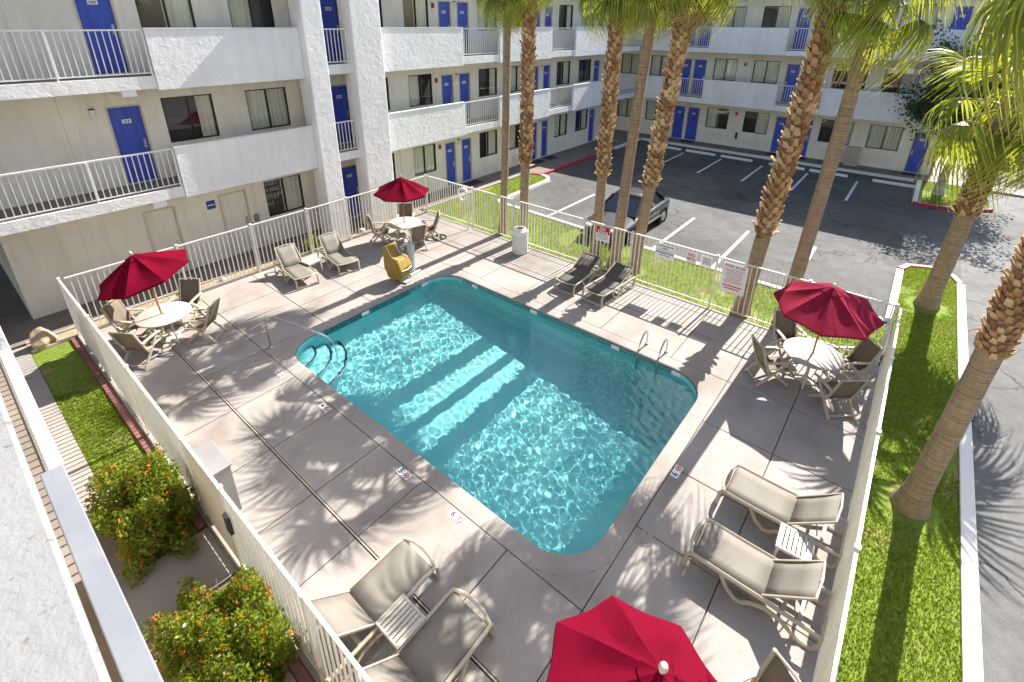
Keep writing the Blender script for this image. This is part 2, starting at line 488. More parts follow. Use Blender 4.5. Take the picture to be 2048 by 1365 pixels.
class MB:
    def __init__(s, T=None):
        s.v, s.f, s.T = [], [], T
    def add(s, vs, fs):
        b = len(s.v)
        s.v += [tuple(s.T(p)) if s.T else tuple(p) for p in vs]
        s.f += [tuple(b+i for i in f) for f in fs]
        return s
    def box(s, x0, x1, y0, y1, z0, z1):
        vs = [(x0, y0, z0), (x1, y0, z0), (x1, y1, z0), (x0, y1, z0), (x0, y0, z1), (x1, y0, z1), (x1, y1, z1), (x0, y1, z1)]
        return s.add(vs, [(0, 3, 2, 1), (4, 5, 6, 7), (0, 1, 5, 4), (1, 2, 6, 5), (2, 3, 7, 6), (3, 0, 4, 7)])
    def bar(s, p, q, w, h, up=(0, 0, 1)):
        p, q = Vector(p), Vector(q)
        d = (q-p).normalized()
        u = Vector(up)
        if abs(d.dot(u)) > 0.98:
            u = Vector((1, 0, 0))
        a = d.cross(u).normalized()*(w/2)
        b = a.cross(d).normalized()*(h/2)
        vs = [p-a-b, p+a-b, p+a+b, p-a+b, q-a-b, q+a-b, q+a+b, q-a+b]
        return s.add(vs, [(0, 3, 2, 1), (4, 5, 6, 7), (0, 1, 5, 4), (1, 2, 6, 5), (2, 3, 7, 6), (3, 0, 4, 7)])
    def tube(s, pts, r, n=8, closed=False, rz=None, up=(0, 0, 1)):
        pts = [Vector(p) for p in pts]
        k = len(pts)
        rings = []
        for i, p in enumerate(pts):
            if closed:
                d = pts[(i+1) % k]-pts[i-1]
            else:
                d = pts[min(i+1, k-1)]-pts[max(i-1, 0)]
            d.normalize()
            u = Vector(up)
            if abs(d.dot(u)) > 0.95:
                u = Vector((1, 0, 0)) if abs(d.x) < 0.9 else Vector((0, 1, 0))
            a = d.cross(u).normalized()
            b = a.cross(d).normalized()
            rr = r[i] if hasattr(r, '__len__') else r
            rb = rr if rz is None else rz
            rings.append([p+a*(rr*math.cos(2*math.pi*(j+.5)/n))+b*(rb*math.sin(2*math.pi*(j+.5)/n)) for j in range(n)])
        vs = [x for rg in rings for x in rg]
        fs = []
        for i in range(k if closed else k-1):
            i2 = (i+1) % k
            for j in range(n):
                fs.append((i*n+j, i*n+(j+1) % n, i2*n+(j+1) % n, i2*n+j))
        if not closed:
            fs.append(tuple(range(n-1, -1, -1)))
            fs.append(tuple((k-1)*n+j for j in range(n)))
        return s.add(vs, fs)
    def lathe(s, prof, n=16, c=(0, 0, 0)):
        vs = [(c[0]+r*math.cos(2*math.pi*j/n), c[1]+r*math.sin(2*math.pi*j/n), c[2]+z) for r, z in prof for j in range(n)]
        fs = []
        for i in range(len(prof)-1):
            for j in range(n):
                fs.append((i*n+j, i*n+(j+1) % n, (i+1)*n+(j+1) % n, (i+1)*n+j))
        fs.append(tuple(range(n-1, -1, -1)))
        fs.append(tuple((len(prof)-1)*n+j for j in range(n)))
        return s.add(vs, fs)
    def prism(s, pts, z0, z1):
        n = len(pts)
        vs = [(x, y, z0) for x, y in pts]+[(x, y, z1) for x, y in pts]
        fs = [tuple(range(n-1, -1, -1)), tuple(range(n, 2*n))]
        fs += [(i, (i+1) % n, n+(i+1) % n, n+i) for i in range(n)]
        return s.add(vs, fs)
    def mesh(s, name, mat, smooth=False, off=None, fix=True):
        me = bpy.data.meshes.new(name)
        v = s.v if off is None else [(a-off[0], b-off[1], c-off[2]) for a, b, c in s.v]
        me.from_pydata(v, [], s.f)
        if fix:
            bm = bmesh.new()
            bm.from_mesh(me)
            bmesh.ops.recalc_face_normals(bm, faces=bm.faces)
            bm.to_mesh(me)
            bm.free()
        me.materials.append(M[mat] if isinstance(mat, str) else mat)
        if smooth:
            me.polygons.foreach_set('use_smooth', [True]*len(me.polygons))
            if smooth != 'full':
                me.set_sharp_from_angle(angle=R(40))
        me.update()
        return me
    def build(s, name, mat, parent=None, smooth=False, world=False, bevel=0.0, fix=True, kind=None):
        off = None
        if world and parent is not None:
            q = parent
            off = Vector((0, 0, 0))
            while q is not None:
                off += q.location
                q = q.parent
        o = bpy.data.objects.new(name, s.mesh(name, mat, smooth, off, fix))
        link(o, parent)
        if bevel:
            md = o.modifiers.new('bevel', 'BEVEL')
            md.width = bevel
            md.segments = 2
            md.limit_method = 'ANGLE'
        if kind:
            o['kind'] = kind
        return o

def tag(o, label=None, cat=None, group=None, kind=None):
    if label:
        o['label'] = label
    if cat:
        o['category'] = cat
    if group:
        o['group'] = group
    if kind:
        o['kind'] = kind
    return o
def thing(name, label, cat, loc=(0, 0, 0), rz=0.0, group=None):
    o = bpy.data.objects.new(name, None)
    o.empty_display_size = 0.2
    o.location = loc
    o.rotation_euler = (0, 0, rz)
    link(o)
    return tag(o, label, cat, group)
def inst(name, me, parent=None, loc=(0, 0, 0), rot=(0, 0, 0), scale=None):
    o = bpy.data.objects.new(name, me)
    o.location = loc
    o.rotation_euler = rot
    if scale:
        o.scale = scale
    return link(o, parent)
def copy_tree(o, parent=None):
    c = o.copy()
    col.objects.link(c)
    c.parent = parent
    for ch in list(o.children):
        copy_tree(ch, c)
    return c
def struct(o):
    o['kind'] = 'structure'
    return o
def text_obj(name, body, size, mat, parent, matrix, align='CENTER'):
    cu = bpy.data.curves.new('lettering', 'FONT')
    cu.body = body
    cu.size = size
    cu.align_x = align
    cu.align_y = 'CENTER'
    cu.extrude = 0.001
    cu.offset = size*0.022
    cu.resolution_u = 2
    t = bpy.data.objects.new('lettering', cu)
    col.objects.link(t)
    dg = bpy.context.evaluated_depsgraph_get()
    me = bpy.data.meshes.new_from_object(t.evaluated_get(dg))
    bpy.data.objects.remove(t)
    bpy.data.curves.remove(cu)
    me.materials.clear()
    me.materials.append(M[mat])
    o = bpy.data.objects.new(name, me)
    link(o, parent)
    o.matrix_local = matrix
    return o
def frame(origin, xdir, ydir):
    x = Vector(xdir).normalized()
    y = Vector(ydir).normalized()
    z = x.cross(y)
    m = Matrix((x, y, z)).transposed().to_4x4()
    m.translation = Vector(origin)
    return m

# ------------------------------------------------------------------ ground, roads, beds, kerbs
GZ = -0.10
g = MB()
HX0, HX1, HY0, HY1 = 1.0, 13.2, -0.74, 15.35
for x0, x1, y0, y1 in ((-200, 400, -300, HY0), (-200, 400, HY1, 300), (-200, HX0, HY0, HY1), (HX1, 400, HY0, HY1)):
    g.add([(x0, y0, GZ), (x1, y0, GZ), (x1, y1, GZ), (x0, y1, GZ)], [(0, 1, 2, 3)])
lot = struct(g.build('ground', 'asphalt'))
lot['label'] = 'cracked grey asphalt of the car park and drive'

dm = MB()
dm.add([(-200, -300, GZ+.004), (400, -300, GZ+.004), (400, -2.25, GZ+.004), (-200, -2.25, GZ+.004)], [(0, 1, 2, 3)])
drive = struct(dm.build('driveway', 'asphalt_pale'))

def rect(x0, x1, y0, y1):
    return [(x0, y0), (x1, y0), (x1, y1), (x0, y1)]
def arc(cx, cy, r, a0, a1, n=8, ry=None):
    ry = ry or r
    return [(cx+r*math.cos(R(a0+(a1-a0)*i/n)), cy+ry*math.sin(R(a0+(a1-a0)*i/n))) for i in range(n+1)]
def bed(name, pts, z, mat, label=None):
    o = struct(MB().prism(pts, -0.3, z).build(name, mat))
    if label:
        o['label'] = label
    return o

SOIL_Z = -0.015
turf_east = [(13.13, -0.60), (15.3, -0.60), (15.48, 0.0), (15.55, 5.0), (15.95, 13.95)]+[(20.0, 14.25)]+arc(20.0, 15.0, 0.72, -90, 90, 8)+[(13.13, 15.72)]
bed('lawn_bed', turf_east, SOIL_Z, 'turf')
turf_median = [(0.5, -2.10), (19.6, -2.10)]+arc(19.6, -1.42, 0.9, -50, 50, 6, 0.72)+[(19.4, -0.76), (0.5, -0.76)]
bed('median_bed', turf_median, SOIL_Z, 'turf')
bed('planter_bed', rect(0.32, 1.06, 7.25, 15.30), SOIL_Z-0.01, 'turf')
bed('planter_bed', rect(0.02, 1.06, 1.0, 6.15), SOIL_Z-0.01, 'soil')
bed('gravel_bed', rect(0.30, 13.0, 15.36, 15.84), 0.0, 'soil')
turf_tree = [(28.6, -0.78), (28.6, -2.2), (29.6, -3.3), (33.0, -3.3), (33.0, -0.78)]
bed('lawn_bed', turf_tree, SOIL_Z, 'turf')
bed('path', rect(-0.4, 1.195, 6.16, 7.24), -0.005, 'deck_concrete')
bed('pavement', rect(-0.4, 0.31, 7.25, 15.83), -0.008, 'deck_concrete')
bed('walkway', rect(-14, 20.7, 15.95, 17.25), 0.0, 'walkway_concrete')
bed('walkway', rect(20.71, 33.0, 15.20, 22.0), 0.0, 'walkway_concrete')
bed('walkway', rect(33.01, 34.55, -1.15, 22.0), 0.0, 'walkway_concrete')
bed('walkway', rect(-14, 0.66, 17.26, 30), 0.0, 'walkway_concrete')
bed('pavement', rect(34.56, 48, -3.0, -1.16), 0.0, 'deck_concrete')
bed('pavement', rect(33.1, 34.5, -9.0, -1.16), 0.0, 'deck_concrete')

def kerb(name, pts, w, z, mat, label=None, closed=False, z0=-0.3):
    m = MB()
    k = len(pts)
    P = [Vector((x, y, 0)) for x, y in pts]
    L_, R_ = [], []
    for i in range(k):
        d = (P[min(i+1, k-1)]-P[max(i-1, 0)]).normalized()
        nn = Vector((-d.y, d.x, 0))*(w/2)
        L_.append(P[i]+nn)
        R_.append(P[i]-nn)
    vs, fs = [], []
    for i in range(k):
        a, b = L_[i], R_[i]
        vs += [(a.x, a.y, z0), (a.x, a.y, z), (b.x, b.y, z), (b.x, b.y, z0)]
    for i in range(k-1):
        for j in range(3):
            fs.append((i*4+j, i*4+j+1, i*4+4+j+1, i*4+4+j))
    fs.append((0, 1, 2, 3))
    fs.append((k*4-4, k*4-3, k*4-2, k*4-1))
    m.add(vs, fs)
    o = struct(m.build(name, mat, bevel=0.015))
    if label:
        o['label'] = label
    return o
kerb('kerb', [(15.55, -0.52), (15.60, 0.2), (15.66, 5.0), (15.80, 8.5), (16.05, 13.9)], 0.18, 0.035, 'kerb_white', 'white kerb between the lawn and the parking stalls')
kerb('kerb', [(16.1, 14.0), (18, 14.08), (20.0, 14.16)]+arc(20.0, 15.0, 0.82, -90, 0, 6), 0.2, 0.035, 'kerb_white')
kerb('kerb', arc(20.0, 15.0, 0.82, 2, 88, 6)+[(20.4, 15.86)], 0.2, 0.037, 'red_paint')
kerb('kerb', [(13.2, 15.80), (20.3, 15.86)], 0.14, 0.03, 'deck_concrete')
kerb('kerb', [(0.3, 15.90), (13.15, 15.90)], 0.10, 0.04, 'deck_concrete')
kerb('kerb', [(20.75, 15.12), (28.9, 15.12)], 0.18, 0.03, 'red_paint', 'red painted kerb along the side walkway')
kerb('kerb', [(29.0, 15.12), (32.75, 15.12)], 0.18, 0.03, 'kerb_white')
kerb('kerb', [(32.88, -0.45), (32.88, 15.02)], 0.22, 0.03, 'kerb_white', 'white kerb in front of the rear wing walkway')
kerb('kerb', [(28.5, -0.66), (32.95, -0.66)], 0.2, 0.035, 'kerb_white')
kerb('kerb', [(28.42, -0.6), (28.44, -1.4), (28.7, -2.4), (29.5, -3.35)], 0.2, 0.037, 'red_paint', 'red kerb round the end of the tree island')
kerb('kerb', [(0.5, -2.21), (19.6, -2.21)], 0.20, 0.035, 'kerb_white', 'long white kerb between the median lawn and the drive')
kerb('kerb', [(19.65, -2.2), (20.2, -2.0), (20.48, -1.42), (20.2, -0.85), (19.7, -0.66)], 0.2, 0.037, 'red_paint', 'faded red kerb nose at the end of the median')
kerb('kerb', [(15.7, -0.66), (19.6, -0.66)], 0.2, 0.035, 'kerb_white')
kerb('kerb', [(1.13, 0.5), (1.13, 6.1)], 0.13, 0.03, 'kerb_rust')
kerb('kerb', [(1.13, 7.3), (1.13, 15.30)], 0.13, 0.03, 'kerb_rust')
kerb('kerb', [(1.26, 0.5), (1.26, 15.34)], 0.12, 0.045, 'deck_concrete')
kerb('kerb', [(0.33, 15.345), (13.2, 15.345)], 0.05, 0.05, 'trim_beige')

# stall lines and wheel stops
def stall(x0, x1, y):
    MB().box(x0, x1, y-0.055, y+0.055, GZ+0.002, GZ+0.006).build('stall_line', 'road_paint', lot)
for y in (11.25, 8.9, 6.55, 4.19, 1.85):
    stall(27.0, 31.0, y)
for y in (11.3, 8.93, 6.45, 4.25, 1.9):
    stall(15.95, 20.1, y)
ws_me = MB().prism([(-0.09, -0.9), (0.09, -0.9), (0.09, 0.9), (-0.09, 0.9)], 0, 0.0).mesh('wheel_stop', 'kerb_white')
wsm = MB()
wsm.add([(-0.09, -0.92, 0), (0.09, -0.92, 0), (0.06, -0.92, 0.12), (-0.06, -0.92, 0.12), (-0.09, 0.92, 0), (0.09, 0.92, 0), (0.06, 0.92, 0.12), (-0.06, 0.92, 0.12)],
        [(0, 1, 2, 3), (4, 5, 6, 7), (0, 1, 5, 4), (1, 2, 6, 5), (2, 3, 7, 6), (3, 0, 4, 7)])
ws_me = wsm.mesh('wheel_stop', 'kerb_white')
ORD = ['first', 'second', 'third', 'fourth', 'fifth', 'sixth']
for i, y in enumerate((0.33, 3.3, 5.4, 8.2, 10.4, 12.6)):
    o = inst('wheel_stop', ws_me, None, (31.6, y, GZ+0.001), (0, 0, rnd.uniform(-.02, .02)))
    tag(o, 'white concrete wheel stop, %s counting from the tree island' % ORD[i], 'wheel stop', 'wheel stops along the rear wing')

# ------------------------------------------------------------------ pool deck in slabs, pool
deck = MB()
PX0, PX1, PY0, PY1 = 4.32, 9.83, 2.27, 10.82
CX0, CX1, CY0, CY1 = 3.98, 10.17, 1.95, 11.14
for x0, x1, y0, y1 in ((HX0+.3, CX0+0.05, HY0, HY1), (CX1-0.05, HX1, HY0, HY1), (CX0+.05, CX1-.05, HY0, CY0+.05), (CX0+.05, CX1-.05, CY1-.05, HY1)):
    deck.add([(x0, y0, -0.035), (x1, y0, -0.035), (x1, y1, -0.035), (x0, y1, -0.035)], [(0, 1, 2, 3)])
deck = struct(deck.build('pool_deck', 'joint_dark'))
deck['label'] = 'pale concrete pool deck laid in jointed slabs'
XS = [1.33, 2.60, 3.98, 5.62, 7.10, 8.60, 10.17, 11.60, 12.62, 13.10]
YS = [-0.73, 0.62, 1.95, 3.30, 5.25, 6.50, 8.00, 9.60, 11.14, 12.40, 13.72, 15.30]
for i in range(len(XS)-1):
    for j in range(len(YS)-1):
        x0, x1, y0, y1 = XS[i], XS[i+1], YS[j], YS[j+1]
        if x0 >= CX0-.01 and x1 <= CX1+.01 and y0 >= CY0-.01 and y1 <= CY1+.01:
            continue
        ga, gb = 0.009, 0.009
        if abs(x0-2.60) < .01:
            ga = 0.045
        if abs(x1-2.60) < .01:
            gb = 0.012
        dz = rnd.uniform(-0.003, 0.001)
        MB().box(x0+ga, x1-gb, y0+.008, y1-.008, -0.08, dz).build('concrete_slab', 'deck_concrete', deck, bevel=0.006)
MB().box(2.614, 2.63, -0.55, 15.25, -0.03, -0.004).build('expansion_strip', 'trim_beige', deck)

def rrect(x0, x1, y0, y1, r, n=8):
    p = []
    for cx, cy, a in ((x1-r, y0+r, -90), (x1-r, y1-r, 0), (x0+r, y1-r, 90), (x0+r, y0+r, 180)):
        p += arc(cx, cy, r, a, a+90, n)
    return p
PR = 0.78
pool = bpy.data.objects.new('pool_basin', None)
pool.location = (7.07, 6.5, 0)
link(pool)
struct(pool)
pool['label'] = 'turquoise swimming pool basin with rounded corners'
inner = rrect(PX0, PX1, PY0, PY1, PR)
outer = rrect(CX0+.006, CX1-.006, CY0+.006, CY1-.006, PR+0.33)
# coping with rounded nose
cm = MB()
n = len(inner)
prof = [(1.0, -0.09), (1.0, 0.0), (0.12, 0.004), (0.03, -0.004), (0.0, -0.018), (0.0, -0.04), (0.06, -0.05)]
vs = []
for t, z in prof:
    for a, b in zip(inner, outer):
        vs.append((a[0]+(b[0]-a[0])*t, a[1]+(b[1]-a[1])*t, z))
fs = []
for k in range(len(prof)-1):
    for i in range(n):
        fs.append((k*n+i, k*n+(i+1) % n, (k+1)*n+(i+1) % n, (k+1)*n+i))
cm.add(vs, fs)
cm.build('coping', 'deck_concrete', pool, world=True, smooth=True)
# corner infill slabs between coping and the square joints
for cx, cy, sx, sy in ((CX0, CY0, 1, 1), (CX1, CY0, -1, 1), (CX1, CY1, -1, -1), (CX0, CY1, 1, -1)):
    rr = PR+0.33
    pts = [(cx+sx*.008, cy+sy*.008), (cx+sx*rr, cy+sy*.008)]
    for k in range(7):
        a = R(90*k/6)
        pts.append((cx+sx*(rr-(rr-.004)*math.sin(a)), cy+sy*(rr-(rr-.004)*math.cos(a))))
    pts = [pts[0]]+pts[2:]
    MB().prism(pts, -0.08, -0.002).build('concrete_slab', 'deck_concrete', deck)
# basin walls and sloping floor
bm_ = MB()
def depth(y):
    t = min(1, max(0, (y-PY0)/(PY1-PY0)))
    return -1.72+0.68*t
vs = []
lv = 7
inset = rrect(PX0+.01, PX1-.01, PY0+.01, PY1-.01, PR)
cove = rrect(PX0+.16, PX1-.16, PY0+.16, PY1-.16, PR-.1)
for k in range(3):
    ring = (inset, inset, cove)[k]
    for x, y in ring:
        vs.append((x, y, (-0.045, depth(y)+0.14, depth(y))[k]))
fs = []
for k in range(2):
    for i in range(n):
        fs.append((k*n+i, k*n+(i+1) % n, (k+1)*n+(i+1) % n, (k+1)*n+i))
fs.append(tuple(2*n+i for i in range(n)))
bm_.add(vs, fs)
shell = bm_.build('basin_shell', 'pool_plaster', pool, world=True)
# waterline tiles, each a piece
peri = []
seg = rrect(PX0, PX1, PY0, PY1, PR, 16)
for i in range(len(seg)):
    peri.append((Vector(seg[i]), Vector(seg[(i+1) % len(seg)])))
tl = MB().box(-0.073, 0.073, -0.006, 0.010, -0.21, 0.0).mesh('tile', 'tile_blue')
lens = [(b-a).length for a, b in peri]
tot = sum(lens)
nt_ = int(tot/0.152)
pos, k, acc = 0.0, 0, 0.0
for i in range(nt_):
    s_ = (i+.5)*tot/nt_
    while acc+lens[k] < s_:
        acc += lens[k]
        k += 1
    a, b = peri[k]
    p = a.lerp(b, (s_-acc)/max(lens[k], 1e-6))
    d_ = (b-a)
    inst('tile', tl, pool, (p.x-7.07, p.y-6.5, -0.048), (0, 0, math.atan2(d_.y, d_.x)))
# pale depth tiles set in the waterline on the far side
for y in (9.5, 7.2, 4.6, 3.0):
    MB().box(9.80, 9.816, y-.11, y+.11, -.16, -.06).build('depth_tile', 'sign_white', pool, world=True)
for x in (6.7, 8.9):
    MB().box(x-.12, x+.12, 10.79, 10.806, -.16, -.06).build('depth_tile', 'sign_white', pool, world=True)
# corner steps
for k, (rad, z) in enumerate(((0.62, -0.36), (0.98, -0.60), (1.34, -0.82))):
    cx, cy = PX0+.02, PY1-.02
    pts = [(cx+.06, cy-.06)]+[(cx+.05+rad*math.cos(R(-a)), cy-.05+rad*math.sin(R(-a))) for a in range(0, 91, 9)]
    pts = [(min(max(x, PX0+.02), PX1), min(y, PY1-.02)) for x, y in pts]
    MB().prism(pts, -1.2, z).build('step', 'pool_plaster', pool, world=True)
    MB().tube([(x, y, z+.006) for x, y in pts[1:]], 0.028, 5, rz=0.01).build('step_edge', 'tile_dark', pool, world=True)
for o in [shell]+[c for c in pool.children if c.name.startswith('step')]:
    o.cycles.is_caustics_receiver = True
# water surface with real ripples
NX, NY = 240, 370
xs = np.linspace(PX0-.04, PX1+.04, NX)
ys = np.linspace(PY0-.04, PY1+.04, NY)
X_, Y_ = np.meshgrid(xs, ys)
Z_ = np.zeros_like(X_)
amp = 0.55+0.45*np.sin(0.9*X_+0.4)*np.sin(0.55*Y_+1.1)
calm = 1-0.75*np.exp(-(((Y_-6.9)/0.75)**2))
for i in range(60):
    lam = nrg.uniform(0.10, 0.36)
    a = nrg.uniform(0, 2*math.pi)
    kk = 2*math.pi/lam
    Z_ += 0.00075*lam/.4*np.sin(kk*(X_*math.cos(a)+Y_*math.sin(a))+nrg.uniform(0, 6.28))
Z_ = Z_*(0.6+0.6*amp)*calm-0.175
vsw = np.stack([X_, Y_, Z_], -1).reshape(-1, 3)
fsw = [(j*NX+i, j*NX+i+1, (j+1)*NX+i+1, (j+1)*NX+i) for j in range(NY-1) for i in range(NX-1)]
me = bpy.data.meshes.new('water')
me.from_pydata(vsw.tolist(), [], fsw)
me.materials.append(M['pool_water'])
me.polygons.foreach_set('use_smooth', [True]*len(me.polygons))
water = bpy.data.objects.new('water', me)
link(water)
struct(water)
water['label'] = 'clear rippled pool water'
water.cycles.is_caustics_caster = True

# depth markers on the deck: white plate, black figure, red ring
def marker(x, y, xd, yd, fig, label):
    root = thing('depth_marker', label, 'depth marker', (x, y, 0.0045), 0, 'depth markers round the pool')
    fm = frame((0, 0, 0), xd, yd)
    def T(p):
        return fm @ Vector(p)
    MB(T).box(-0.15, 0.145, -0.068, 0.068, -0.004, 0.003).build('plate', 'sign_white', root)
    text_obj('figure', fig, 0.155, 'black_print', root, frame(fm @ Vector((-0.085, 0, 0.0045)), xd, yd))
    MB(T).tube([(0.075+0.05*math.cos(t*math.pi/8), 0.05*math.sin(t*math.pi/8), 0.005) for t in range(16)], 0.007, 4, True).build('red_ring', 'red_print', root)
    MB(T).bar((0.04, 0.035, 0.005), (0.11, -0.035, 0.005), 0.01, 0.004).build('red_slash', 'red_print', root)
    MB(T).bar((0.045, -0.02, 0.004), (0.105, 0.018, 0.004), 0.014, 0.003).build('diver', 'black_print', root)
marker(3.86, 5.62, (0, -1, 0), (1, 0, 0), '5', 'white deck plate with a black 5 and a no diving ring')
marker(3.86, 4.28, (0, -1, 0), (1, 0, 0), '6', 'white deck plate with a black 6 on the near long side')
marker(7.05, 1.86, (1, 0, 0), (0, 1, 0), '6', 'white deck plate with a black 6 by the deep end')
marker(3.86, 8.2, (0, -1, 0), (1, 0, 0), '4', 'white deck plate with a black figure between steps and middle')
marker(3.80, 9.95, (0, -1, 0), (1, 0, 0), '3', 'white deck plate nearest the pool steps')
lid = thing('skimmer_lid', 'round concrete skimmer lid set in the deck by the deep end', 'lid', (5.5, 1.75, 0.0))
MB().lathe([(0.14, -0.001), (0.14, 0.006), (0.13, 0.008)], 20).build('cover', 'deck_concrete', lid)
for a in (0, math.pi):
    MB().lathe([(0.012, 0.007), (0.012, 0.0095)], 8, (0.1*math.cos(a), 0.1*math.sin(a), 0)).build('screw', 'black_print', lid)

# ------------------------------------------------------------------ buildings
def wall_panel(T, u0, u1, z0, z1, holes, d=0.0, rev=0.14):
    us = sorted(set([u0, u1]+[h[0] for h in holes]+[h[1] for h in holes]))
    zs = sorted(set([z0, z1]+[h[2] for h in holes]+[h[3] for h in holes]))
    us = [u for u in us if u0 <= u <= u1]
    zs = [z for z in zs if z0 <= z <= z1]
    m = MB(T)
    for i in range(len(us)-1):
        for j in range(len(zs)-1):
            uc, zc = (us[i]+us[i+1])/2, (zs[j]+zs[j+1])/2
            if any(h[0] < uc < h[1] and h[2] < zc < h[3] for h in holes):
                continue
            m.add([(us[i], d, zs[j]), (us[i+1], d, zs[j]), (us[i+1], d, zs[j+1]), (us[i], d, zs[j+1])], [(0, 1, 2, 3)])
    for a, b, c, e in holes:
        m.add([(a, d, c), (b, d, c), (b, d, e), (a, d, e), (a, d-rev, c), (b, d-rev, c), (b, d-rev, e), (a, d-rev, e)],
              [(0, 1, 5, 4), (1, 2, 6, 5), (2, 3, 7, 6), (3, 0, 4, 7)])
    return m

def add_window(root, T, u0, u1, z0, z1, mode):
    fr_ = MB(T)
    t = 0.035
    d0, d1 = -0.12, -0.03
    fr_.box(u0, u1, d0, d1, z0, z0+t).box(u0, u1, d0, d1, z1-t, z1)
    fr_.box(u0, u0+t, d0, d1, z0+t, z1-t).box(u1-t, u1, d0, d1, z0+t, z1-t)
    um = (u0+u1)/2
    fr_.box(um-.02, um+.02, d0, d1-.005, z0+t, z1-t)
    w = fr_.build('window', 'bronze_frame', root, world=True)
    for a, b in ((u0+t, um-.02), (um+.02, u1-t)):
        MB(T).add([(a, -0.07, z0+t), (b, -0.07, z0+t), (b, -0.07, z1-t), (a, -0.07, z1-t)], [(0, 1, 2, 3)]).build('pane', 'window_glass', w, world=True, fix=False)
    def curtain(a, b):
        nseg = max(4, int((b-a)/0.05))
        m = MB(T)
        vs = []
        for k in range(nseg+1):
            u = a+(b-a)*k/nseg
            dd = -0.125+0.016*math.sin(k*2.1)
            vs += [(u, dd, z0+.01), (u, dd, z1-.01)]
        m.add(vs, [(2*k, 2*k+2, 2*k+3, 2*k+1) for k in range(nseg)])
        m.build('curtain', 'curtain', w, world=True)
    if mode in ('full',):
        curtain(u0+.01, u1-.01)
    elif mode == 'a':
        curtain(u0+.01, um+.05)
    elif mode == 'b':
        curtain(um-.05, u1-.01)
    elif mode == 'q':
        curtain(u1-.45, u1-.01)
    return w

def add_door(root, T, u0, u1, z0, z1, num=None, mat='door_blue', hinge=1, plate=True):
    fm = MB(T)
    fm.box(u0, u0+.05, -0.12, 0.012, z0, z1).box(u1-.05, u1, -0.12, 0.012, z0, z1).box(u0+.05, u1-.05, -0.12, 0.012, z1-.05, z1)
    fm.build('door_frame', 'trim_beige', root, world=True)
    d = MB(T)
    a, b = u0+.052, u1-.052
    d.box(a, b, -0.115, -0.07, z0+.02, z1-.052)
    # raised vertical boards
    for k in range(4):
        ua = a+.09+(b-a-.18)*k/4
        ub = a+.09+(b-a-.18)*(k+1)/4-.018
        d.box(ua, ub, -0.07, -0.064, z0+.2, z1-.25)
    dr = d.build('door', mat, root, world=True)
    if plate:
        um = (a+b)/2
        zc = z1-.45
        MB(T).box(um-.11, um+.11, -0.064, -0.05, zc-.055, zc+.055).build('number_plate', 'sign_white', dr, world=True)
        if num:
            o0 = Vector(T((um, -0.046, zc)))
            xd = Vector(T((um+1, 0, 0)))-Vector(T((um, 0, 0)))
            off = dr.parent.location
            flip = -1 if T.flip else 1
            text_obj('number', num, 0.095, 'black_print', dr, frame(o0-off, xd*flip, (0, 0, 1)))
        else:
            pm = MB(T)
            for k in range(3):
                pm.box(um-.07+k*.05, um-.035+k*.05, -0.05, -0.047, zc-.03, zc+.03)
            pm.build('number', 'grey_print', dr, world=True)
    uh = (b-.08) if hinge > 0 else (a+.08)
    hd = MB(T)
    hd.box(uh-.035, uh+.035, -0.064, -0.045, z0+.95, z0+1.22)
    hd.box(uh-.06, uh+.02, -0.045, -0.015, z0+1.0, z0+1.03)
    hd.build('door_handle', 'steel', dr, world=True)
    return dr

bar_cache = {}
def add_railing(root, T, u0, u1, z0, z1, d, step=0.135, name='railing', posts=None, thick=0.022):
    m = MB(T)
    m.box(u0, u1, d-.025, d+.025, z1-.04, z1)
    m.box(u0, u1, d-.018, d+.018, z0+.06, z0+.09)
    rl = m.build(name, 'white_paint', root, world=True)
    nb = max(2, int(round((u1-u0)/step)))
    h = round(z1-z0-.13, 3)
    key = (h, thick)
    if key not in bar_cache:
        bar_cache[key] = MB().box(-thick/2, thick/2, -thick/2, thick/2, 0, h).mesh('bar', 'white_paint')
    off = root.location
    for k in range(nb+1):
        u = u0+.03+(u1-u0-.06)*k/nb
        p = Vector(T((u, d, z0+.09)))-off
        inst('bar', bar_cache[key], rl, p)
    npst = max(1, int(round((u1-u0)/2.0)))
    for k in range(npst+1):
        u = u0+.025+(u1-u0-.05)*k/npst
        MB(T).box(u-.02, u+.02, d+.026, d+.062, z0-.28, z1-.042).build('post', 'white_paint', rl, world=True)
    return rl

class TL:
    def __init__(s, axis):
        s.axis = axis
        s.flip = axis == 'B'
    def __call__(s, p):
        u, d, z = p
        if s.axis == 'L':
            return (u, 17.2-d, z)
        if s.axis == 'B':
            return (34.5-d, u, z)
        return (-1.5+d, u, z)
TLf, TBf, TNf = TL('L'), TL('B'), TL('N')
ZF = [0.0, 3.10, 6.14]
